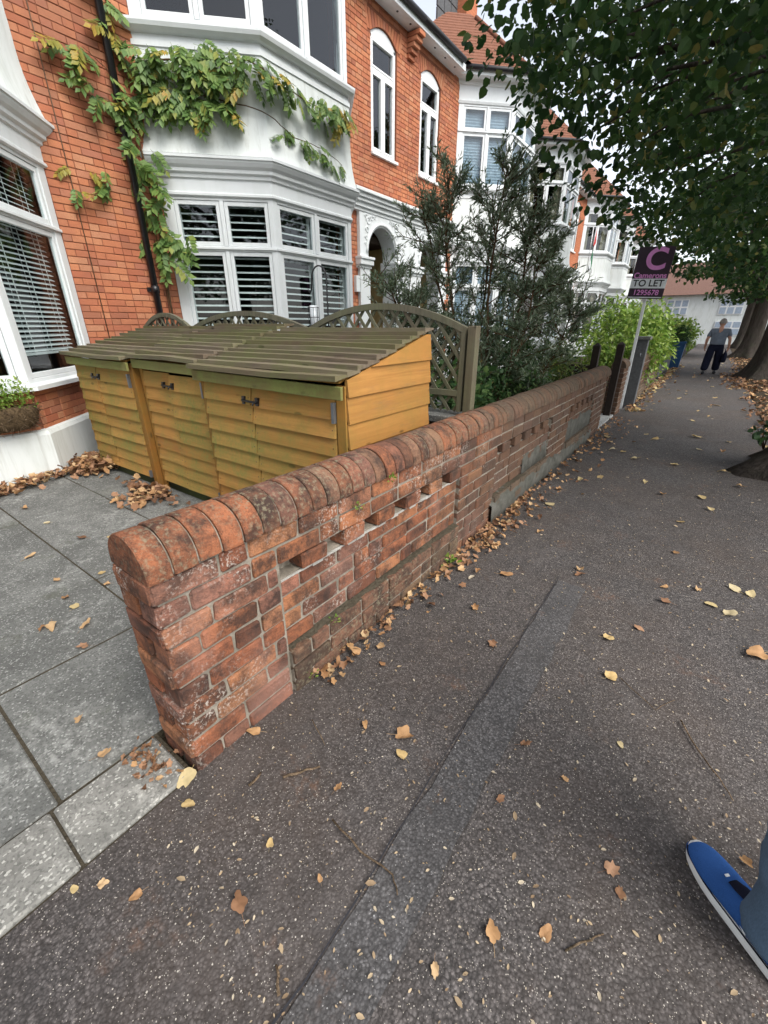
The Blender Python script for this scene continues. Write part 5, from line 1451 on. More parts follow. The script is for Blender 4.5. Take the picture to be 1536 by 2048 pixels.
low_fence(26.5, 31.5, 0.95, 'dark_post', 'brown board fence beyond the whitish one')
low_fence(15.6, 19.6, 0.70, 'slate_grey', 'low grey board fence before the blue planter')

# flag on the far bay
o = empty('flag', (-5.25, 22.1, 3.6)); tag(o, 'small flag with red triangle hanging from a pole on a bay', 'flag')
b = MB(); b.tube([(-0.15, 0.55, 1.75), (0.0, 0.0, 0.0)], 0.014, 6); b.build('flag_pole', MAT['white_pole'], o)
for nm, x0, x1, m in (('black_stripe', 0.0, 0.16, 'flag_black'), ('white_stripe', 0.16, 0.30, 'sign_white'), ('green_stripe', 0.30, 0.46, 'flag_green')):
    b = MB(); vs = []
    for k in range(9):
        t = k / 8; z = 1.0 - 1.0 * t
        for x in (x0, x1): vs.append((0.06 + 0.03 * math.sin(5 * t + 9 * x), 0.02 + x * 0.7 + 0.12 * t * 0, z + x * 0.25))
    b.add(vs, [(2 * k, 2 * k + 1, 2 * k + 3, 2 * k + 2) for k in range(8)]); b.build(nm, MAT[m], o)
b = MB(); b.add([(0.085, 0.02, 1.0), (0.1, 0.36, 1.12), (0.09, 0.18, 1.62), (0.075, 0.15, 0.95)], [(0, 3, 1, 2)]); b.build('red_triangle', MAT['flag_red'], o)

# bird feeder on an iron crook
f0 = at_y(652, 600, 3.75)
o = empty('bird_feeder', (f0.x, 3.75, 0)); tag(o, 'iron crook with hanging wire bird feeder in front of the shutters', 'bird feeder')
b = MB(); pts = [(0.02, 0, -0.1), (0.02, 0, 1.95)] + [(0.02 - 0.11 + 0.11 * math.cos(math.pi * k / 10), 0, 1.95 + 0.13 * math.sin(math.pi * k / 10)) for k in range(11)] + [(-0.21, 0, 1.86), (-0.235, 0, 1.82), (-0.26, 0, 1.86)]
b.tube(pts, 0.008, 6); b.build('crook', MAT['black_iron'], o)
b = MB()
for k in range(8): q = 2 * math.pi * k / 8; b.tube([(-0.2 + 0.06 * math.cos(q), 0.06 * math.sin(q), 1.42), (-0.2 + 0.06 * math.cos(q), 0.06 * math.sin(q), 1.68)], 0.0035, 4)
for z in (1.42, 1.5, 1.58, 1.68): b.tube([(-0.2 + 0.06 * math.cos(2 * math.pi * k / 12), 0.06 * math.sin(2 * math.pi * k / 12), z) for k in range(13)], 0.0035, 4)
b.tube([(-0.2, 0, 1.68), (-0.2, 0, 1.83)], 0.003, 4); b.build('cage', MAT['black_iron'], o)
b = MB(); b.tube([(-0.2, 0, 1.44), (-0.2, 0, 1.70)], 0.04, 10); b.build('seed_tube', MAT['sign_white'], o)

# white rendered house closing the street
o = empty('rendered_house', (-1.0, 48.0, 0)); tag(o, 'pale rendered house with brown tiled roof closing the end of the street', 'house')
b = MB(); b.box(-7, 7, 0, 7, -0.2, 3.9); b.build('wall', MAT['white_render'], o)
b = MB(); b.add([(-7.4, -0.4, 3.85), (7.4, -0.4, 3.85), (7.4, 7.4, 3.85), (-7.4, 7.4, 3.85), (-4.5, 3.5, 6.6), (4.5, 3.5, 6.6)], [(0, 1, 5, 4), (1, 2, 5), (2, 3, 4, 5), (3, 0, 4), (0, 3, 2, 1)]); b.build('roof', MAT['far_tile'], o)
for x0, x1, z0, z1 in ((-3.2, -1.6, 2.3, 3.5), (0.6, 2.2, 2.3, 3.5), (-3.2, -1.4, 0.7, 1.8), (0.6, 2.4, 0.7, 1.8), (3.8, 5.0, 2.3, 3.5), (-5.6, -4.4, 2.3, 3.5)):
    b = MB(); b.box(x0, x1, -0.06, -0.003, z0, z1); w = b.build('window', MAT['upvc'], o)
    for i in range(3):
        for k in range(2): b = MB(); ww = (x1 - x0) / 3; hh = (z1 - z0) / 2; b.box(x0 + ww * i + 0.06, x0 + ww * (i + 1) - 0.06, -0.075, -0.063, z0 + hh * k + 0.06, z0 + hh * (k + 1) - 0.06); b.build('pane', MAT['pale_blue_blind'], w)

# parked car at the kerb beyond the trees
def car(loc, label):
    o = empty('parked_car', loc); tag(o, label, 'car', 'cars parked along the kerb')
    b = MB(); prof = [(-2.1, 0.35, 0.62), (-2.05, 0.3, 0.9), (-1.2, 0.28, 0.98), (0.0, 0.28, 1.0), (1.3, 0.28, 0.98), (2.0, 0.3, 0.85), (2.12, 0.36, 0.6)]
    rings = [[(-0.86, y, z0), (-0.9, y, (z0 + z1) / 2), (-0.8, y, z1), (0.8, y, z1), (0.9, y, (z0 + z1) / 2), (0.86, y, z0)] for y, z0, z1 in prof]; b.loft(rings); bevel(b.build('body', MAT['car_paint'], o), 0.02, 2)
    b = MB(); rings = [[(-w, y, z0), (-w * 0.86, y2, z1), (w * 0.86, y2, z1), (w, y, z0)] for y, y2, w, z0, z1 in ((-1.6, -1.2, 0.78, 0.95, 0.97), (-1.5, -1.0, 0.80, 0.97, 1.42), (-0.4, -0.4, 0.80, 0.97, 1.48), (0.5, 0.3, 0.80, 0.97, 1.42), (1.2, 0.9, 0.78, 0.95, 0.97))]; b.loft(rings); b.build('cabin', MAT['sign_black'], o)
    b = MB(); b.box(-0.64, 0.64, -1.0, 0.32, 1.43, 1.50); bevel(b.build('roof', MAT['car_paint'], o), 0.03, 2)
    for sx_ in (-1, 1):
        for y in (-1.35, 1.35):
            b = MB(); b.tube([(sx_ * 0.72, y, 0.32), (sx_ * 0.905, y, 0.32)], 0.32, 18); w = b.build('wheel', MAT['tyre'], o)
            b = MB(); b.tube([(sx_ * 0.90, y, 0.32), (sx_ * 0.915, y, 0.32)], 0.2, 14); b.build('rim', MAT['galvanised'], w)
        b = MB(); b.box(sx_ * 0.62 - 0.12, sx_ * 0.62 + 0.12, -2.115, -2.06, 0.66, 0.82); b.build('tail_light', MAT['flag_red'], o)
car((2.85, 21.0, -0.11), 'dark parked car beside the stout street tree'); car((2.85, 31.5, -0.11), 'dark parked car beyond the second tree trunk')

# ================================================================ PEOPLE
def skin(name, joints, edges, m, parent, root, sub=2):
    me = bpy.data.meshes.new(name); keys = list(joints)
    me.from_pydata([joints[k][0] for k in keys], [(keys.index(a), keys.index(c)) for a, c in edges], []); me.materials.append(MAT[m])
    o = bpy.data.objects.new(name, me); COL.objects.link(o); o.parent = parent
    md = o.modifiers.new('skin', 'SKIN'); md.use_smooth_shade = True
    for i, k in enumerate(keys):
        r = joints[k][1]; r = r if isinstance(r, tuple) else (r, r)
        me.skin_vertices[0].data[i].radius = r; me.skin_vertices[0].data[i].use_root = (k == root)
    sm_ = o.modifiers.new('subsurf', 'SUBSURF'); sm_.levels = sub; sm_.render_levels = sub
    return o
def head(parent, c, face, hair='hair_grey', r=0.105):
    """a head with brow, nose, mouth, eyes, ears; FACE is the direction it looks (rad, 0 = +Y)"""
    bm = bmesh.new(); bmesh.ops.create_uvsphere(bm, u_segments=20, v_segments=14, radius=1.0)
    for v in bm.verts:
        x, y, z = v.co
        w = 0.74 * (1 - 0.22 * max(0, -z) ** 1.5); d = 0.92 * (1 - 0.10 * max(0, -z))
        v.co = Vector((x * w, y * d + (0.08 if z < -0.2 and y > 0 else 0), z * 1.18))
        if y > 0.75 and abs(x) < 0.22 and -0.35 < z < 0.1: v.co.y += 0.16 * (1 - abs(x) / 0.22)
    for f in bm.faces: f.smooth = True
    me = bpy.data.meshes.new('head'); bm.to_mesh(me); bm.free(); me.materials.append(MAT['skin'])
    M = Matrix.Translation(c) @ Matrix.Rotation(-face, 4, 'Z') @ Matrix.Diagonal((r, r, r, 1))
    h_ = place('head', me, M, parent)
    for sx_ in (-1, 1):
        b = MB(); b.loft([[(sx_ * (0.70 + t), -0.05 + 0.17 * math.cos(q) * s, 0.02 + 0.26 * math.sin(q) * s) for q in [k * math.pi / 5 for k in range(10)]] for t, s in ((0.0, 0.7), (0.08, 1.0), (0.12, 0.8))]); b.build('ear', MAT['skin'], h_)
        b = MB(); b.loft([[(sx_ * 0.28 + 0.09 * math.cos(q) * s, t, 0.08 + 0.06 * math.sin(q) * s) for q in [k * math.pi / 5 for k in range(10)]] for t, s in ((0.78, 1.0), (0.86, 0.7))]); b.build('eye', MAT['sign_black'], h_)
    b = MB(); b.box(-0.2, 0.2, 0.78, 0.90, -0.56, -0.51); b.build('mouth', MAT['flag_red'], h_)
    bm = bmesh.new(); bmesh.ops.create_uvsphere(bm, u_segments=20, v_segments=12, radius=1.0)
    bmesh.ops.delete(bm, geom=[v for v in bm.verts if v.co.z < -0.35 or (v.co.y > 0.45 and v.co.z < 0.55)], context='VERTS')
    for v in bm.verts: v.co = Vector((v.co.x * 0.77, v.co.y * 0.95 - 0.02, v.co.z * 1.2 + 0.01))
    for f in bm.faces: f.smooth = True
    me = bpy.data.meshes.new('hair'); bm.to_mesh(me); bm.free(); me.materials.append(MAT[hair]); link('hair', me, h_)
    return h_
def hand(j, e, side, wrist, d, n):
    """five bent fingers; returns joints and edges to add to the body skin"""
    d = Vector(d).normalized(); n = Vector(n).normalized(); s = d.cross(n)
    w = Vector(wrist); palm = w + d * 0.07
    j[side + 'palm'] = (tuple(palm), (0.036, 0.018)); e.append((side + 'wrist', side + 'palm'))
    for k, (o_, L) in enumerate(((-0.028, 0.062), (-0.009, 0.072), (0.010, 0.068), (0.028, 0.052))):
        a = palm + s * o_ + d * 0.03; b_ = a + d * L * 0.5 + n * 0.008; c = b_ + d * L * 0.4 + n * 0.024
        for t, q in enumerate((a, b_, c)): j[f'{side}f{k}{t}'] = (tuple(q), 0.0085 if t else 0.010)
        e += [(side + 'palm', f'{side}f{k}0'), (f'{side}f{k}0', f'{side}f{k}1'), (f'{side}f{k}1', f'{side}f{k}2')]
    a = w + d * 0.035 - s * 0.035 + n * 0.01; c = a + d * 0.045 - s * 0.016 + n * 0.014
    j[side + 't0'] = (tuple(a), 0.011); j[side + 't1'] = (tuple(c), 0.009); e += [(side + 'palm', side + 't0'), (side + 't0', side + 't1')]
def shoe_simple(parent, heel, yaw, m, L=0.28):
    b = MB(); rings = []
    for t, w, h0 in ((0, 0.03, 0.07), (0.06, 0.038, 0.10), (0.3, 0.042, 0.105), (0.55, 0.045, 0.075), (0.8, 0.045, 0.055), (0.96, 0.03, 0.04), (1.0, 0.012, 0.025)):
        rings.append([(w * math.cos(q), t * L - 0.06, max(0.0, h0 * 0.5 + h0 * 0.5 * math.sin(q))) for q in [2 * math.pi * k / 12 for k in range(12)]])
    b.loft(rings); o = b.build('shoe', MAT[m], parent); o.matrix_basis = Matrix.Translation(heel) @ Matrix.Rotation(yaw, 4, 'Z'); return o

# --- the man walking away along the pavement
man = empty('person', (0.07, 18.28, 0)); man.scale = (1.22, 1.15, 1.0); tag(man, 'person in grey T-shirt and loose dark trousers walking away', 'person')
H = {}
tro = {'hip': ((0, 0, 0.88), (0.165, 0.135)), 'lh': ((-0.09, 0, 0.80), (0.10, 0.105)), 'lk': ((-0.11, -0.02, 0.47), 0.10), 'la': ((-0.13, -0.10, 0.09), 0.095), 'rh': ((0.09, 0.02, 0.80), (0.10, 0.105)), 'rk': ((0.11, 0.10, 0.47), 0.098), 'ra': ((0.12, 0.20, 0.10), 0.092), 'waist': ((0, 0, 1.0), (0.165, 0.125))}
skin('trousers', tro, [('hip', 'waist'), ('hip', 'lh'), ('lh', 'lk'), ('lk', 'la'), ('hip', 'rh'), ('rh', 'rk'), ('rk', 'ra')], 'navy_cloth', man, 'hip')
sh = {'w': ((0, 0, 0.92), (0.185, 0.145)), 'b': ((0, -0.01, 1.10), (0.185, 0.145)), 'c': ((0, 0.01, 1.28), (0.19, 0.13)), 's': ((0, 0.03, 1.39), (0.10, 0.08)), 'ls': ((-0.17, 0.02, 1.34), 0.075), 'le': ((-0.23, 0.0, 1.12), 0.062), 'rs': ((0.17, 0.02, 1.34), 0.075), 're': ((0.23, 0.03, 1.12), 0.062)}
skin('shirt', sh, [('w', 'b'), ('b', 'c'), ('c', 's'), ('c', 'ls'), ('ls', 'le'), ('c', 'rs'), ('rs', 're')], 'grey_shirt', man, 'b')
bj = {'pel': ((0, 0, 0.9), 0.12), 'ch': ((0, 0.01, 1.25), 0.12), 'nk': ((0, 0.045, 1.44), 0.052), 'hd': ((0, 0.06, 1.50), 0.05), 'lsh': ((-0.15, 0.02, 1.34), 0.05), 'lel': ((-0.24, -0.02, 1.08), 0.040), 'lwrist': ((-0.24, 0.06, 0.86), 0.028), 'rsh': ((0.15, 0.02, 1.34), 0.05), 'rel': ((0.25, 0.0, 1.08), 0.040), 'rwrist': ((0.27, 0.02, 0.84), 0.028)}
be = [('pel', 'ch'), ('ch', 'nk'), ('nk', 'hd'), ('ch', 'lsh'), ('lsh', 'lel'), ('lel', 'lwrist'), ('ch', 'rsh'), ('rsh', 'rel'), ('rel', 'rwrist')]
hand(bj, be, 'l', bj['lwrist'][0], (0, 0.2, -1), (1, 0, 0)); hand(bj, be, 'r', bj['rwrist'][0], (0, 0, -1), (-1, 0, 0))
skin('body', bj, be, 'skin', man, 'pel')
head(man, (0, 0.075, 1.575), 0.0)
shoe_simple(man, (-0.13, -0.12, 0), 0.0, 'sign_black'); shoe_simple(man, (0.12, 0.18, 0.0), 0.0, 'sign_black')
bag = empty('carrier_bag', (0.36, 18.30, 0.38)); tag(bag, 'dark limp bag hanging from the walking person\'s hand', 'bag')
b = MB(); b.loft([[(0.07 * s * math.cos(q), 0.13 * s * math.sin(q), z) for q in [2 * math.pi * k / 14 for k in range(14)]] for z, s in ((0.0, 0.7), (0.05, 1.0), (0.2, 1.0), (0.3, 0.55), (0.36, 0.25))]); b.build('sack', MAT['navy_cloth'], bag)
b = MB(); b.tube([(-0.01, 0, 0.34), (-0.025, -0.02, 0.40)], 0.01, 6); b.build('handle', MAT['navy_cloth'], bag)

# --- the person beside the photographer: blue trainer and jeans
HEEL = Vector((0.545, 0.955, 0)); TOE = Vector((0.318, 1.192, 0)); fd = (TOE - HEEL).normalized(); fl = (TOE - HEEL).length; rt = Vector((fd.y, -fd.x, 0))
per = empty('person', (HEEL.x, HEEL.y, 0), math.atan2(-fd.x, fd.y)); tag(per, 'person in blue jeans and blue trainers with white soles', 'person')
def trainer(parent, off):
    tr = empty('trainer', off, 0, parent)
    L = fl
    def outline(t):        # half widths, outer and inner, along the sole
        w = 0.036 + 0.013 * math.sin(min(t, 1) * math.pi * 0.9) + 0.006 * math.exp(-((t - 0.68) / 0.18) ** 2)
        if t > 0.86: w *= math.sqrt(max(0.0, 1 - ((t - 0.86) / 0.145) ** 2))
        if t < 0.08: w *= math.sqrt(max(0.02, 1 - ((0.08 - t) / 0.085) ** 2))
        return w
    ts = [0.0, 0.02, 0.06, 0.12, 0.2, 0.3, 0.4, 0.5, 0.6, 0.7, 0.78, 0.85, 0.9, 0.94, 0.97, 0.99, 1.0]
    def ring(t, z, k=1.0):
        return t, z, k
    b = MB(); levels = [(0.0, 0.88), (0.004, 0.98), (0.010, 1.0), (0.013, 0.985), (0.016, 1.0), (0.019, 0.985), (0.022, 1.0), (0.025, 0.985), (0.030, 0.99)]
    loop = []
    for t in ts: loop.append((outline(t), t * L))
    for t in reversed(ts): loop.append((-outline(t), t * L))
    rings = []
    for z, k in levels:
        rings.append([(x * k, (y - L / 2) * (1 + (k - 1) * 0.4) + L / 2, z + 0.018 * max(0, y / L - 0.75) ** 1.5 * 6 * (1 if z < 0.02 else 0.7) + (0.006 if y < 0.1 and z > 0.02 else 0)) for x, y in loop])
    b.loft(rings); b.build('sole', MAT['rubber_white'], tr)
    top = {0.0: 0.075, 0.02: 0.085, 0.06: 0.092, 0.12: 0.092, 0.2: 0.09, 0.3: 0.098, 0.4: 0.100, 0.5: 0.092, 0.6: 0.078, 0.7: 0.066, 0.78: 0.060, 0.85: 0.055, 0.9: 0.050, 0.94: 0.044, 0.97: 0.038, 0.99: 0.032, 1.0: 0.026}
    b = MB(); rings = []
    for t in ts:
        w = outline(t) * (0.95 + 0.075 * max(0, min(1, (t - 0.45) / 0.3))) + 0.001; zt_ = top[t] + 0.012 * max(0, t - 0.75); zb = 0.028
        rg = []
        for k in range(17):
            q = math.pi * k / 16; cx_ = math.cos(q); sz = math.sin(q)
            rg.append((w * (abs(cx_) ** 0.75) * (1 if cx_ >= 0 else -1), t * L * 1.012 - 0.001, zb + (zt_ - zb) * sz ** 0.72))
        rings.append(rg)
    b.loft(rings); o_ = b.build('upper', MAT['shoe_blue'], tr); sm_ = o_.modifiers.new('subsurf', 'SUBSURF'); sm_.levels = 1; sm_.render_levels = 1
    b = MB(); b.loft([[(w_ * math.cos(q), t * L, z + 0.006 * math.sin(q)) for q in [2 * math.pi * k / 10 for k in range(10)]] for t, w_, z in ((0.36, 0.020, 0.103), (0.45, 0.021, 0.099), (0.55, 0.020, 0.087), (0.62, 0.014, 0.077))]); b.build('tongue', MAT['navy_cloth'], tr)
    b = MB(); b.tube([(-0.047, t * L, 0.034) for t in (0.0, 0.0)] and [((-outline(t)) * 1.0, t * L, 0.036 + 0.010 * max(0, t - 0.75)) for t in ts[2:-2]], 0.0022, 5); b.build('seam', MAT['navy_cloth'], tr)
    for k in range(5):      # laces
        t = 0.40 + 0.06 * k; z = 0.105 - 0.009 * k; b = MB(); b.tube([(-0.022, t * L, z - 0.012), (-0.008, t * L + 0.006, z), (0.008, t * L + 0.004, z), (0.022, t * L, z - 0.012)], 0.003, 5); b.build('lace', MAT['denim'], tr)
    b = MB(); b.tube([(-0.038, 0.46 * L, 0.060), (-0.043, 0.40 * L, 0.048), (-0.045, 0.33 * L, 0.042)], 0.0022, 4); b.tube([(-0.033, 0.44 * L, 0.072), (-0.041, 0.36 * L, 0.058), (-0.045, 0.29 * L, 0.046)], 0.0018, 4); b.build('side_stripe', MAT['rubber_white'], tr)
    b = MB(); b.box(-0.006, 0.006, 0.66 * L, 0.68 * L, 0.0715, 0.0735); b.build('toe_mark', MAT['rubber_white'], tr)
    return tr
trainer(per, (0, 0, 0)); trainer(per, (0.23, -0.10, 0))
jn = {'hip': ((0.12, 0.02, 0.90), (0.17, 0.13)), 'waist': ((0.12, 0.02, 1.02), (0.16, 0.12)), 'lh': ((0.03, 0.03, 0.80), 0.098), 'lk': ((0.0, 0.115, 0.48), 0.09), 'lm': ((-0.006, 0.098, 0.26), 0.084), 'la2': ((-0.004, 0.082, 0.14), 0.079), 'la': ((0.002, 0.066, 0.05), (0.072, 0.082)), 'rh': ((0.21, 0.0, 0.80), 0.098), 'rk': ((0.23, -0.01, 0.48), 0.082), 'ra': ((0.23, -0.035, 0.075), (0.082, 0.09))}
skin('jeans', jn, [('hip', 'waist'), ('hip', 'lh'), ('lh', 'lk'), ('lk', 'lm'), ('lm', 'la2'), ('la2', 'la'), ('hip', 'rh'), ('rh', 'rk'), ('rk', 'ra')], 'denim', per, 'hip', 3)
tx = bpy.data.textures.new('folds', 'CLOUDS'); tx.noise_scale = 0.13; tx.noise_depth = 2
dm = [o_ for o_ in per.children if o_.name.startswith('jeans')][0].modifiers.new('folds', 'DISPLACE'); dm.texture = tx; dm.strength = 0.045; dm.texture_coords = 'LOCAL'; dm.mid_level = 0.5
jk = {'w': ((0.12, 0.02, 0.95), (0.18, 0.14)), 'c': ((0.12, 0.02, 1.28), (0.19, 0.13)), 's': ((0.12, 0.02, 1.43), (0.09, 0.075)), 'ls': ((-0.06, 0.02, 1.38), 0.075), 'le': ((-0.11, 0.0, 1.12), 0.06), 'lw': ((-0.11, 0.07, 0.90), 0.045), 'rs': ((0.30, 0.02, 1.38), 0.075), 're': ((0.36, 0.0, 1.12), 0.06), 'rw': ((0.36, 0.07, 0.90), 0.045)}
skin('coat', jk, [('w', 'c'), ('c', 's'), ('c', 'ls'), ('ls', 'le'), ('le', 'lw'), ('c', 'rs'), ('rs', 're'), ('re', 'rw')], 'dark_jacket', per, 'c')
bj = {'pel': ((0.12, 0.02, 0.95), 0.11), 'ch': ((0.12, 0.02, 1.3), 0.11), 'nk': ((0.12, 0.03, 1.5), 0.052), 'hd': ((0.12, 0.04, 1.57), 0.05), 'lel': ((-0.11, 0.0, 1.12), 0.036), 'lwrist': ((-0.11, 0.085, 0.86), 0.028), 'lsh': ((-0.04, 0.02, 1.38), 0.05), 'rsh': ((0.28, 0.02, 1.38), 0.05), 'rel': ((0.36, 0.0, 1.12), 0.036), 'rwrist': ((0.36, 0.085, 0.86), 0.028)}
be = [('pel', 'ch'), ('ch', 'nk'), ('nk', 'hd'), ('ch', 'lsh'), ('lsh', 'lel'), ('lel', 'lwrist'), ('ch', 'rsh'), ('rsh', 'rel'), ('rel', 'rwrist')]
hand(bj, be, 'l', bj['lwrist'][0], (0, 0.3, -1), (1, 0, 0)); hand(bj, be, 'r', bj['rwrist'][0], (0, 0.3, -1), (-1, 0, 0))
skin('body', bj, be, 'skin', per, 'pel')
head(per, (0.12, 0.05, 1.64), 0.0)

# ================================================================ FALLEN LEAVES, LITTER, TWIGS
def fallen(seed, m, lobes, depth, curl):
    """a dry leaf: lobed outline, an inner ring so that it can fold along its midrib and curl"""
    rr = random.Random(seed * 13 + 1); b = MB(); n = 20
    asp = rr.uniform(0.62, 0.95); fold = curl * rr.uniform(0.2, 0.9); tipc = curl * rr.uniform(-0.3, 0.9); tw = rr.uniform(-0.5, 0.5) * curl; ph = rr.uniform(-0.4, 0.4)
    def lift(x, y): return fold * abs(x) ** 1.3 + tipc * max(0, y) ** 2 + 0.5 * tw * x * y + 0.10 * curl * math.sin(9 * x + 5 * y + seed)
    vs = [(0, 0, 0)]
    for f in (0.52, 1.0):
        for k in range(n):
            q = 2 * math.pi * k / n
            r = 0.5 * (1 - depth * (0.5 + 0.5 * math.cos(lobes * (q - math.pi / 2) + math.pi + ph)) * rr.uniform(0.6, 1.2)) * rr.uniform(0.9, 1.06)
            r *= 1 + 0.25 * max(0, math.sin(q)) ** 6 - 0.18 * max(0, -math.sin(q)) ** 8
            x, y = f * r * math.cos(q) * asp, f * r * math.sin(q); vs.append((x, y, lift(x, y)))
    zm = min(v[2] for v in vs); vs = [(x, y, z - zm + 0.01) for x, y, z in vs]
    b.smooth = True
    b.add(vs, [(0, 1 + k, 1 + (k + 1) % n) for k in range(n)] + [(1 + k, 1 + n + k, 1 + n + (k + 1) % n, 1 + (k + 1) % n) for k in range(n)])
    b.smooth = False
    b.tube([(0, -0.3, vs[0][2]), (0.02, -0.62, 0.03), (0.07 * rr.uniform(-1, 1), -0.85, 0.04)], 0.010, 3, False)
    return b.mesh('fallen_leaf', MAT[m])
FL = {'tan': [fallen(k, 'fallen_tan', (5, 3, 7, 4)[k % 4], (0.3, 0.18, 0.25, 0.35)[k % 4], 0.55 + 0.08 * k) for k in range(8)], 'yellow': [fallen(10 + k, 'fallen_yellow', 3, 0.10 + 0.03 * k, 0.25 + 0.08 * k) for k in range(6)], 'brown': [fallen(20 + k, 'fallen_brown', (5, 4, 7)[k % 3], 0.36, 0.4 + 0.12 * k) for k in range(6)]}
LAB = {'tan': ('curled tan leaf lying on the dark tarmac', 'tan leaves fallen on the pavement'), 'yellow': ('flat pale yellow leaf lying on the dark tarmac', 'yellow leaves fallen on the pavement'), 'brown': ('dull brown ragged leaf lying on the dark tarmac', 'brown leaves fallen on the pavement')}
LABD = {'tan': ('curled tan leaf lying on the grey paving slabs', 'tan leaves fallen on the drive'), 'yellow': ('flat pale yellow leaf lying on the grey paving slabs', 'yellow leaves fallen on the drive'), 'brown': ('dull brown ragged leaf lying on the grey paving slabs', 'brown leaves fallen on the drive')}
lr = random.Random(77)
def drop(p, kind, size, z=0.004, drive_=False):
    me = FL[kind][lr.randrange(len(FL[kind]))]
    o = bpy.data.objects.new('fallen_leaf', me); COL.objects.link(o)
    o.location = (p.x, p.y, z); o.rotation_euler = (lr.uniform(-0.2, 0.2), lr.uniform(-0.2, 0.2), lr.uniform(0, 6.28)); o.scale = (size, size * lr.uniform(0.8, 1.1), size)
    lb, gr = (LABD if drive_ else LAB)[kind]
    if drive_: where = 'on the slabs by the bin stores' if p.y > 1.0 else ('on the slab beside the edging stones' if p.x > -2.2 else 'on the paving slabs of the drive')
    elif p.y > 14: where = 'on the pavement near the walking person'
    elif p.y > 8.2: where = 'on the pavement below the letting board and laurel'
    elif p.y > 5: where = 'on the tarmac between gate posts and tree roots'
    elif p.x < -0.85: where = 'near the foot of the long brick wall'
    elif p.y > 2.2: where = 'on open tarmac short of the tree roots'
    elif -0.46 < p.x < -0.28: where = 'on the strip of smoother tarmac'
    elif p.x >= -0.28: where = 'on tarmac on the trainer side of the smooth strip'
    else: where = 'on tarmac between the wall and the smooth strip'
    tag(o, lb.split(' lying')[0] + ' ' + where, 'leaf', gr + ', ' + where)
pav = [(805, 1475, 'tan', .11), (803, 1512, 'yellow', .055), (676, 1578, 'tan', .05), (480, 1812, 'brown', .08), (275, 1792, 'tan', .05), (375, 1555, 'yellow', .09), (376, 1610, 'yellow', .05), (983, 1870, 'tan', .07), (1090, 1870, 'tan', .06), (1010, 1150, 'tan', .10), (1160, 1140, 'tan', .09), (1215, 1278, 'yellow', .075), (1275, 1257, 'brown', .06), (1220, 1355, 'yellow', .075), (1350, 1107, 'tan', .08), (1330, 1175, 'tan', .06), (1395, 1180, 'tan', .07), (1420, 1210, 'yellow', .08), (1460, 1230, 'yellow', .09), (1470, 1180, 'yellow', .09), (1500, 1190, 'yellow', .08), (1330, 1205, 'brown', .075), (1403, 995, 'yellow', .11), (1325, 990, 'tan', .10), (1200, 955, 'yellow', .10), (1270, 918, 'yellow', .12), (1160, 1150, 'brown', .07), (1080, 1065, 'tan', .09), (1030, 1010, 'tan', .12), (1060, 1022, 'tan', .10), (975, 1075, 'tan', .12), (950, 1218, 'tan', .07), (985, 1290, 'brown', .08), (1050, 1490, 'brown', .05), (765, 1330, 'tan', .05), (730, 1450, 'tan', .045), (510, 1465, 'tan', .07), (660, 1340, 'tan', .09), (1515, 1310, 'tan', .16), (1490, 1725, 'tan', .045), (1160, 960, 'yellow', .10), (1395, 875, 'yellow', .16), (1445, 945, 'yellow', .12), (1480, 975, 'tan', .12), (1420, 1020, 'yellow', .09), (1360, 1045, 'yellow', .07), (1350, 930, 'yellow', .1), (1100, 1010, 'yellow', .1), (1120, 980, 'tan', .1), (1090, 960, 'tan', .11), (1150, 920, 'tan', .13), (1190, 900, 'tan', .13), (1225, 900, 'yellow', .12), (1245, 905, 'yellow', .1), (1290, 965, 'yellow', .09), (1310, 880, 'yellow', .13), (540, 1690, 'yellow', .035), (640, 1760, 'tan', .03), (1220, 1740, 'brown', .06), (1240, 1790, 'brown', .05), (870, 1940, 'tan', .04), (205, 1770, 'tan', .045), (150, 1780, 'yellow', .03), (1240, 1490, 'yellow', .035), (1000, 1600, 'brown', .04), (1130, 1560, 'tan', .035)]
for px, py, k, s in pav: drop(gz(px, py), k, s * (0.82 if k == 'tan' else 0.9))
for _ in range(70):     # scattered leaves further along the pavement
    drop(Vector((lr.uniform(-1.05, 1.3), lr.uniform(6.5, 24), 0)), lr.choice(['yellow', 'yellow', 'tan']), lr.uniform(0.07, 0.12))
for px, py, k, s in [(115, 1162, 'tan', .06), (132, 1197, 'tan', .065), (172, 1252, 'tan', .07), (105, 1255, 'tan', .08), (168, 1295, 'brown', .06), (208, 1512, 'tan', .07), (205, 1147, 'yellow', .055), (50, 1018, 'tan', .08), (165, 1077, 'brown', .09), (215, 1170, 'tan', .05), (95, 1047, 'yellow', .06), (225, 1075, 'yellow', .06), (150, 1215, 'yellow', .06), (60, 1115, 'tan', .07), (240, 1110, 'yellow', .05), (160, 1440, 'tan', .04), (85, 1260, 'tan', .05)]:
    drop(gz(px, py), k, s, 0.006, True)
def litter(name, label, pts, size, mats, seed):
    """a drift of leaves too thick to count"""
    rs = np.random.RandomState(seed); rr = random.Random(seed)
    b = MB(); tm = [FL[k] for k in mats]
    for p in pts:
        mi = rr.randrange(len(mats)); me = tm[mi][rr.randrange(len(tm[mi]))]; s = size * rr.uniform(0.6, 1.25)
        M = Matrix.Translation(p) @ Euler((rr.gauss(0, 0.45), rr.gauss(0, 0.45), rr.uniform(0, 6.28))).to_matrix().to_4x4() @ Matrix.Diagonal((s, s, s, 1))
        b.cur = mi; b.smooth = True; b.add([M @ v.co for v in me.vertices[:41]], [tuple(q.vertices) for q in me.polygons if max(q.vertices) < 41])
    o = b.build(name, [FL[k][0].materials[0] for k in mats]); tag(o, label, 'leaves', kind='stuff'); return o
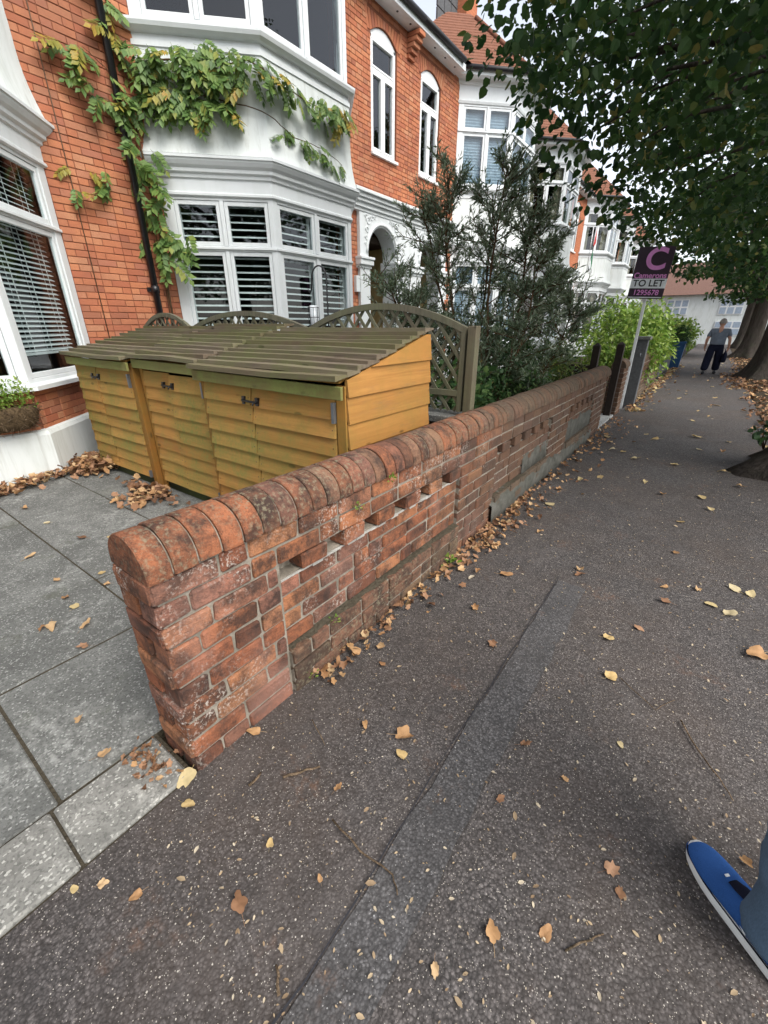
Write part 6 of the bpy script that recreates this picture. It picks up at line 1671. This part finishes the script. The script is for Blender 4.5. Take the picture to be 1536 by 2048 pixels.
rr = random.Random(31)
def pile(cx, cy, n, sx_, sy_, h): return [Vector((cx + rr.gauss(0, sx_), cy + rr.gauss(0, sy_), 0.01 + max(0, rr.random() * h))) for _ in range(n)]
wl = []
for _ in range(560):
    y = rr.choice([rr.uniform(1.0, 2.6), rr.uniform(2.3, 4.6), rr.uniform(2.6, 3.8), rr.uniform(4.5, 8.5)]); wl.append(Vector((-1.135 + abs(rr.gauss(0, 0.05 + 0.02 * y)), y, 0.008 + rr.random() * 0.025)))
litter('leaf_litter', 'drift of tan leaves along the foot of the long brick wall', wl, 0.05, ['tan', 'tan', 'brown', 'brown'], 2)
litter('leaf_litter', 'heap of dry brown leaves against the white plinth of the near bay', [p for k in range(9) for p in pile(-5.16 - 0.045 * k, 0.5 + 0.17 * k, 48, 0.085, 0.09, 0.06 + 0.005 * k)] + pile(-5.30, 1.70, 260, 0.13, 0.10, 0.13), 0.085, ['brown', 'brown', 'tan'], 3)
litter('leaf_litter', 'small heap of dark curled leaves at the foot of the middle bin store', pile(-4.05, 1.72, 120, 0.20, 0.05, 0.06) + pile(-3.95, 1.52, 40, 0.12, 0.08, 0.03), 0.085, ['brown', 'brown', 'tan'], 4)
litter('leaf_litter', 'scatter of brown leaves under the street trees by the kerb', [Vector((rr.uniform(0.75, 1.6), 8 + 22 * rr.random() ** 1.2, 0.02)) for _ in range(700)] + [Vector((rr.uniform(0.4, 1.5), rr.uniform(14, 19), 0.015)) for _ in range(200)], 0.10, ['brown', 'brown', 'tan'], 5)
litter('leaf_litter', 'leaves gathered along the further garden walls', [Vector((-1.1 + abs(rr.gauss(0, 0.14)), rr.uniform(9.2, 22), 0.012)) for _ in range(420)], 0.085, ['tan', 'brown', 'yellow'], 6)
litter('leaf_litter', 'dark leaf mould and scraps in the corner of wall and edging', pile(-1.33, 0.33, 70, 0.06, 0.035, 0.008), 0.026, ['brown', 'brown', 'brown', 'tan'], 8)
# crumbs of leaf trodden into the tarmac
rs = np.random.RandomState(6); n = 3600
y = 0.15 + 6.5 * rs.uniform(0, 1, n) ** 1.5; x = rs.uniform(-1.1, 0.95, n)
P = np.stack([x, y, np.full(n, 0.006)], 1); D = unit(np.concatenate([rs.normal(size=(n, 2)), rs.normal(0, 0.1, (n, 1))], 1)); N = unit(np.concatenate([rs.normal(0, 0.25, (n, 2)), np.ones((n, 1))], 1))
o = link('leaf_crumbs', leaf_mesh('leaf_crumbs', P, D, N, 0.0075 * np.exp(rs.normal(0, 0.5, n)), 0.55, T_OVAL, 'crumb')); tag(o, 'crumbs of dry leaf scattered over the tarmac', 'leaf crumbs', kind='stuff')
# twigs
def twig(px, label, r=0.003):
    pts = [gz(a, c, 0.008) for a, c in px]; o0 = pts[0].copy(); o0.z = 0
    b = MB(); dense = []
    for p, q in zip(pts[:-1], pts[1:]): dense += [p.lerp(q, k / 3) + Vector((lr.uniform(-.003, .003), lr.uniform(-.003, .003), lr.uniform(0, .004))) - o0 for k in range(3)]
    dense.append(pts[-1] - o0); b.tube(dense, [r * (1.15 - 0.5 * k / len(dense)) for k in range(len(dense))], 5)
    o = b.build('twig', MAT['twig']); o.location = o0; tag(o, label, 'twig', 'twigs on the pavement')
twig([(565, 1555), (600, 1545), (640, 1533)], 'short pale stick near the foot of the wall end', 0.005)
twig([(500, 1572), (522, 1545)], 'stubby pale chip of twig beside the wall end', 0.005)
twig([(665, 1640), (720, 1700), (785, 1750), (795, 1790)], 'long bent brown twig crossing the tarmac patch')
twig([(1360, 1440), (1395, 1500), (1440, 1560), (1465, 1600)], 'long thin twig on the tarmac above the blue trainer')
twig([(1130, 1900), (1180, 1880), (1207, 1868)], 'short forked twig lying on bare tarmac', 0.0025)
twig([(560, 1990), (552, 1930)], 'straight pale splinter on the tarmac patch', 0.004)
twig([(1240, 1355), (1310, 1420), (1350, 1400)], 'very thin wavy twig beside yellow leaf', 0.002)
twig([(625, 1440), (650, 1490)], 'slender dark twig by the wall foot', 0.002)
# weeds in the wall
def weed(p, label, s=0.034):
    rs = np.random.RandomState(int(abs(p[1]) * 997) % 1000)
    P, D, N, S = cluster_leaves(rs, np.array([(0.012, 0, s * 0.5)]), s * 0.8, 26, s * 0.5, 0.8, -0.4)
    o = empty('wall_weed', p); tag(o, label, 'weed', 'little weeds in the old wall'); link('leaves', leaf_mesh('leaves', P, D, N, S, 0.6, T_OVAL, 'laurel_leaf'), o)
    b = MB(); b.tube([(0, 0, 0), (0.01, 0, s * 0.6)], 0.002, 4); b.build('stem', MAT['stem_bark'], o)
weed((-1.14, 1.60, 0.80), 'tiny green weed growing under the coping'); weed((-1.14, 0.98, 0.02), 'small weed at the foot of the sunken brick panel'); weed((-1.15, 1.16, 0.20), 'weed tuft on the mossy ledge of the wall', 0.034); weed((-1.14, 1.34, 0.735), 'sprig of weed in a joint two courses below the coping', 0.03); weed((-1.10, 2.25, 0.0), 'broad weed among leaves at the wall foot', 0.07)
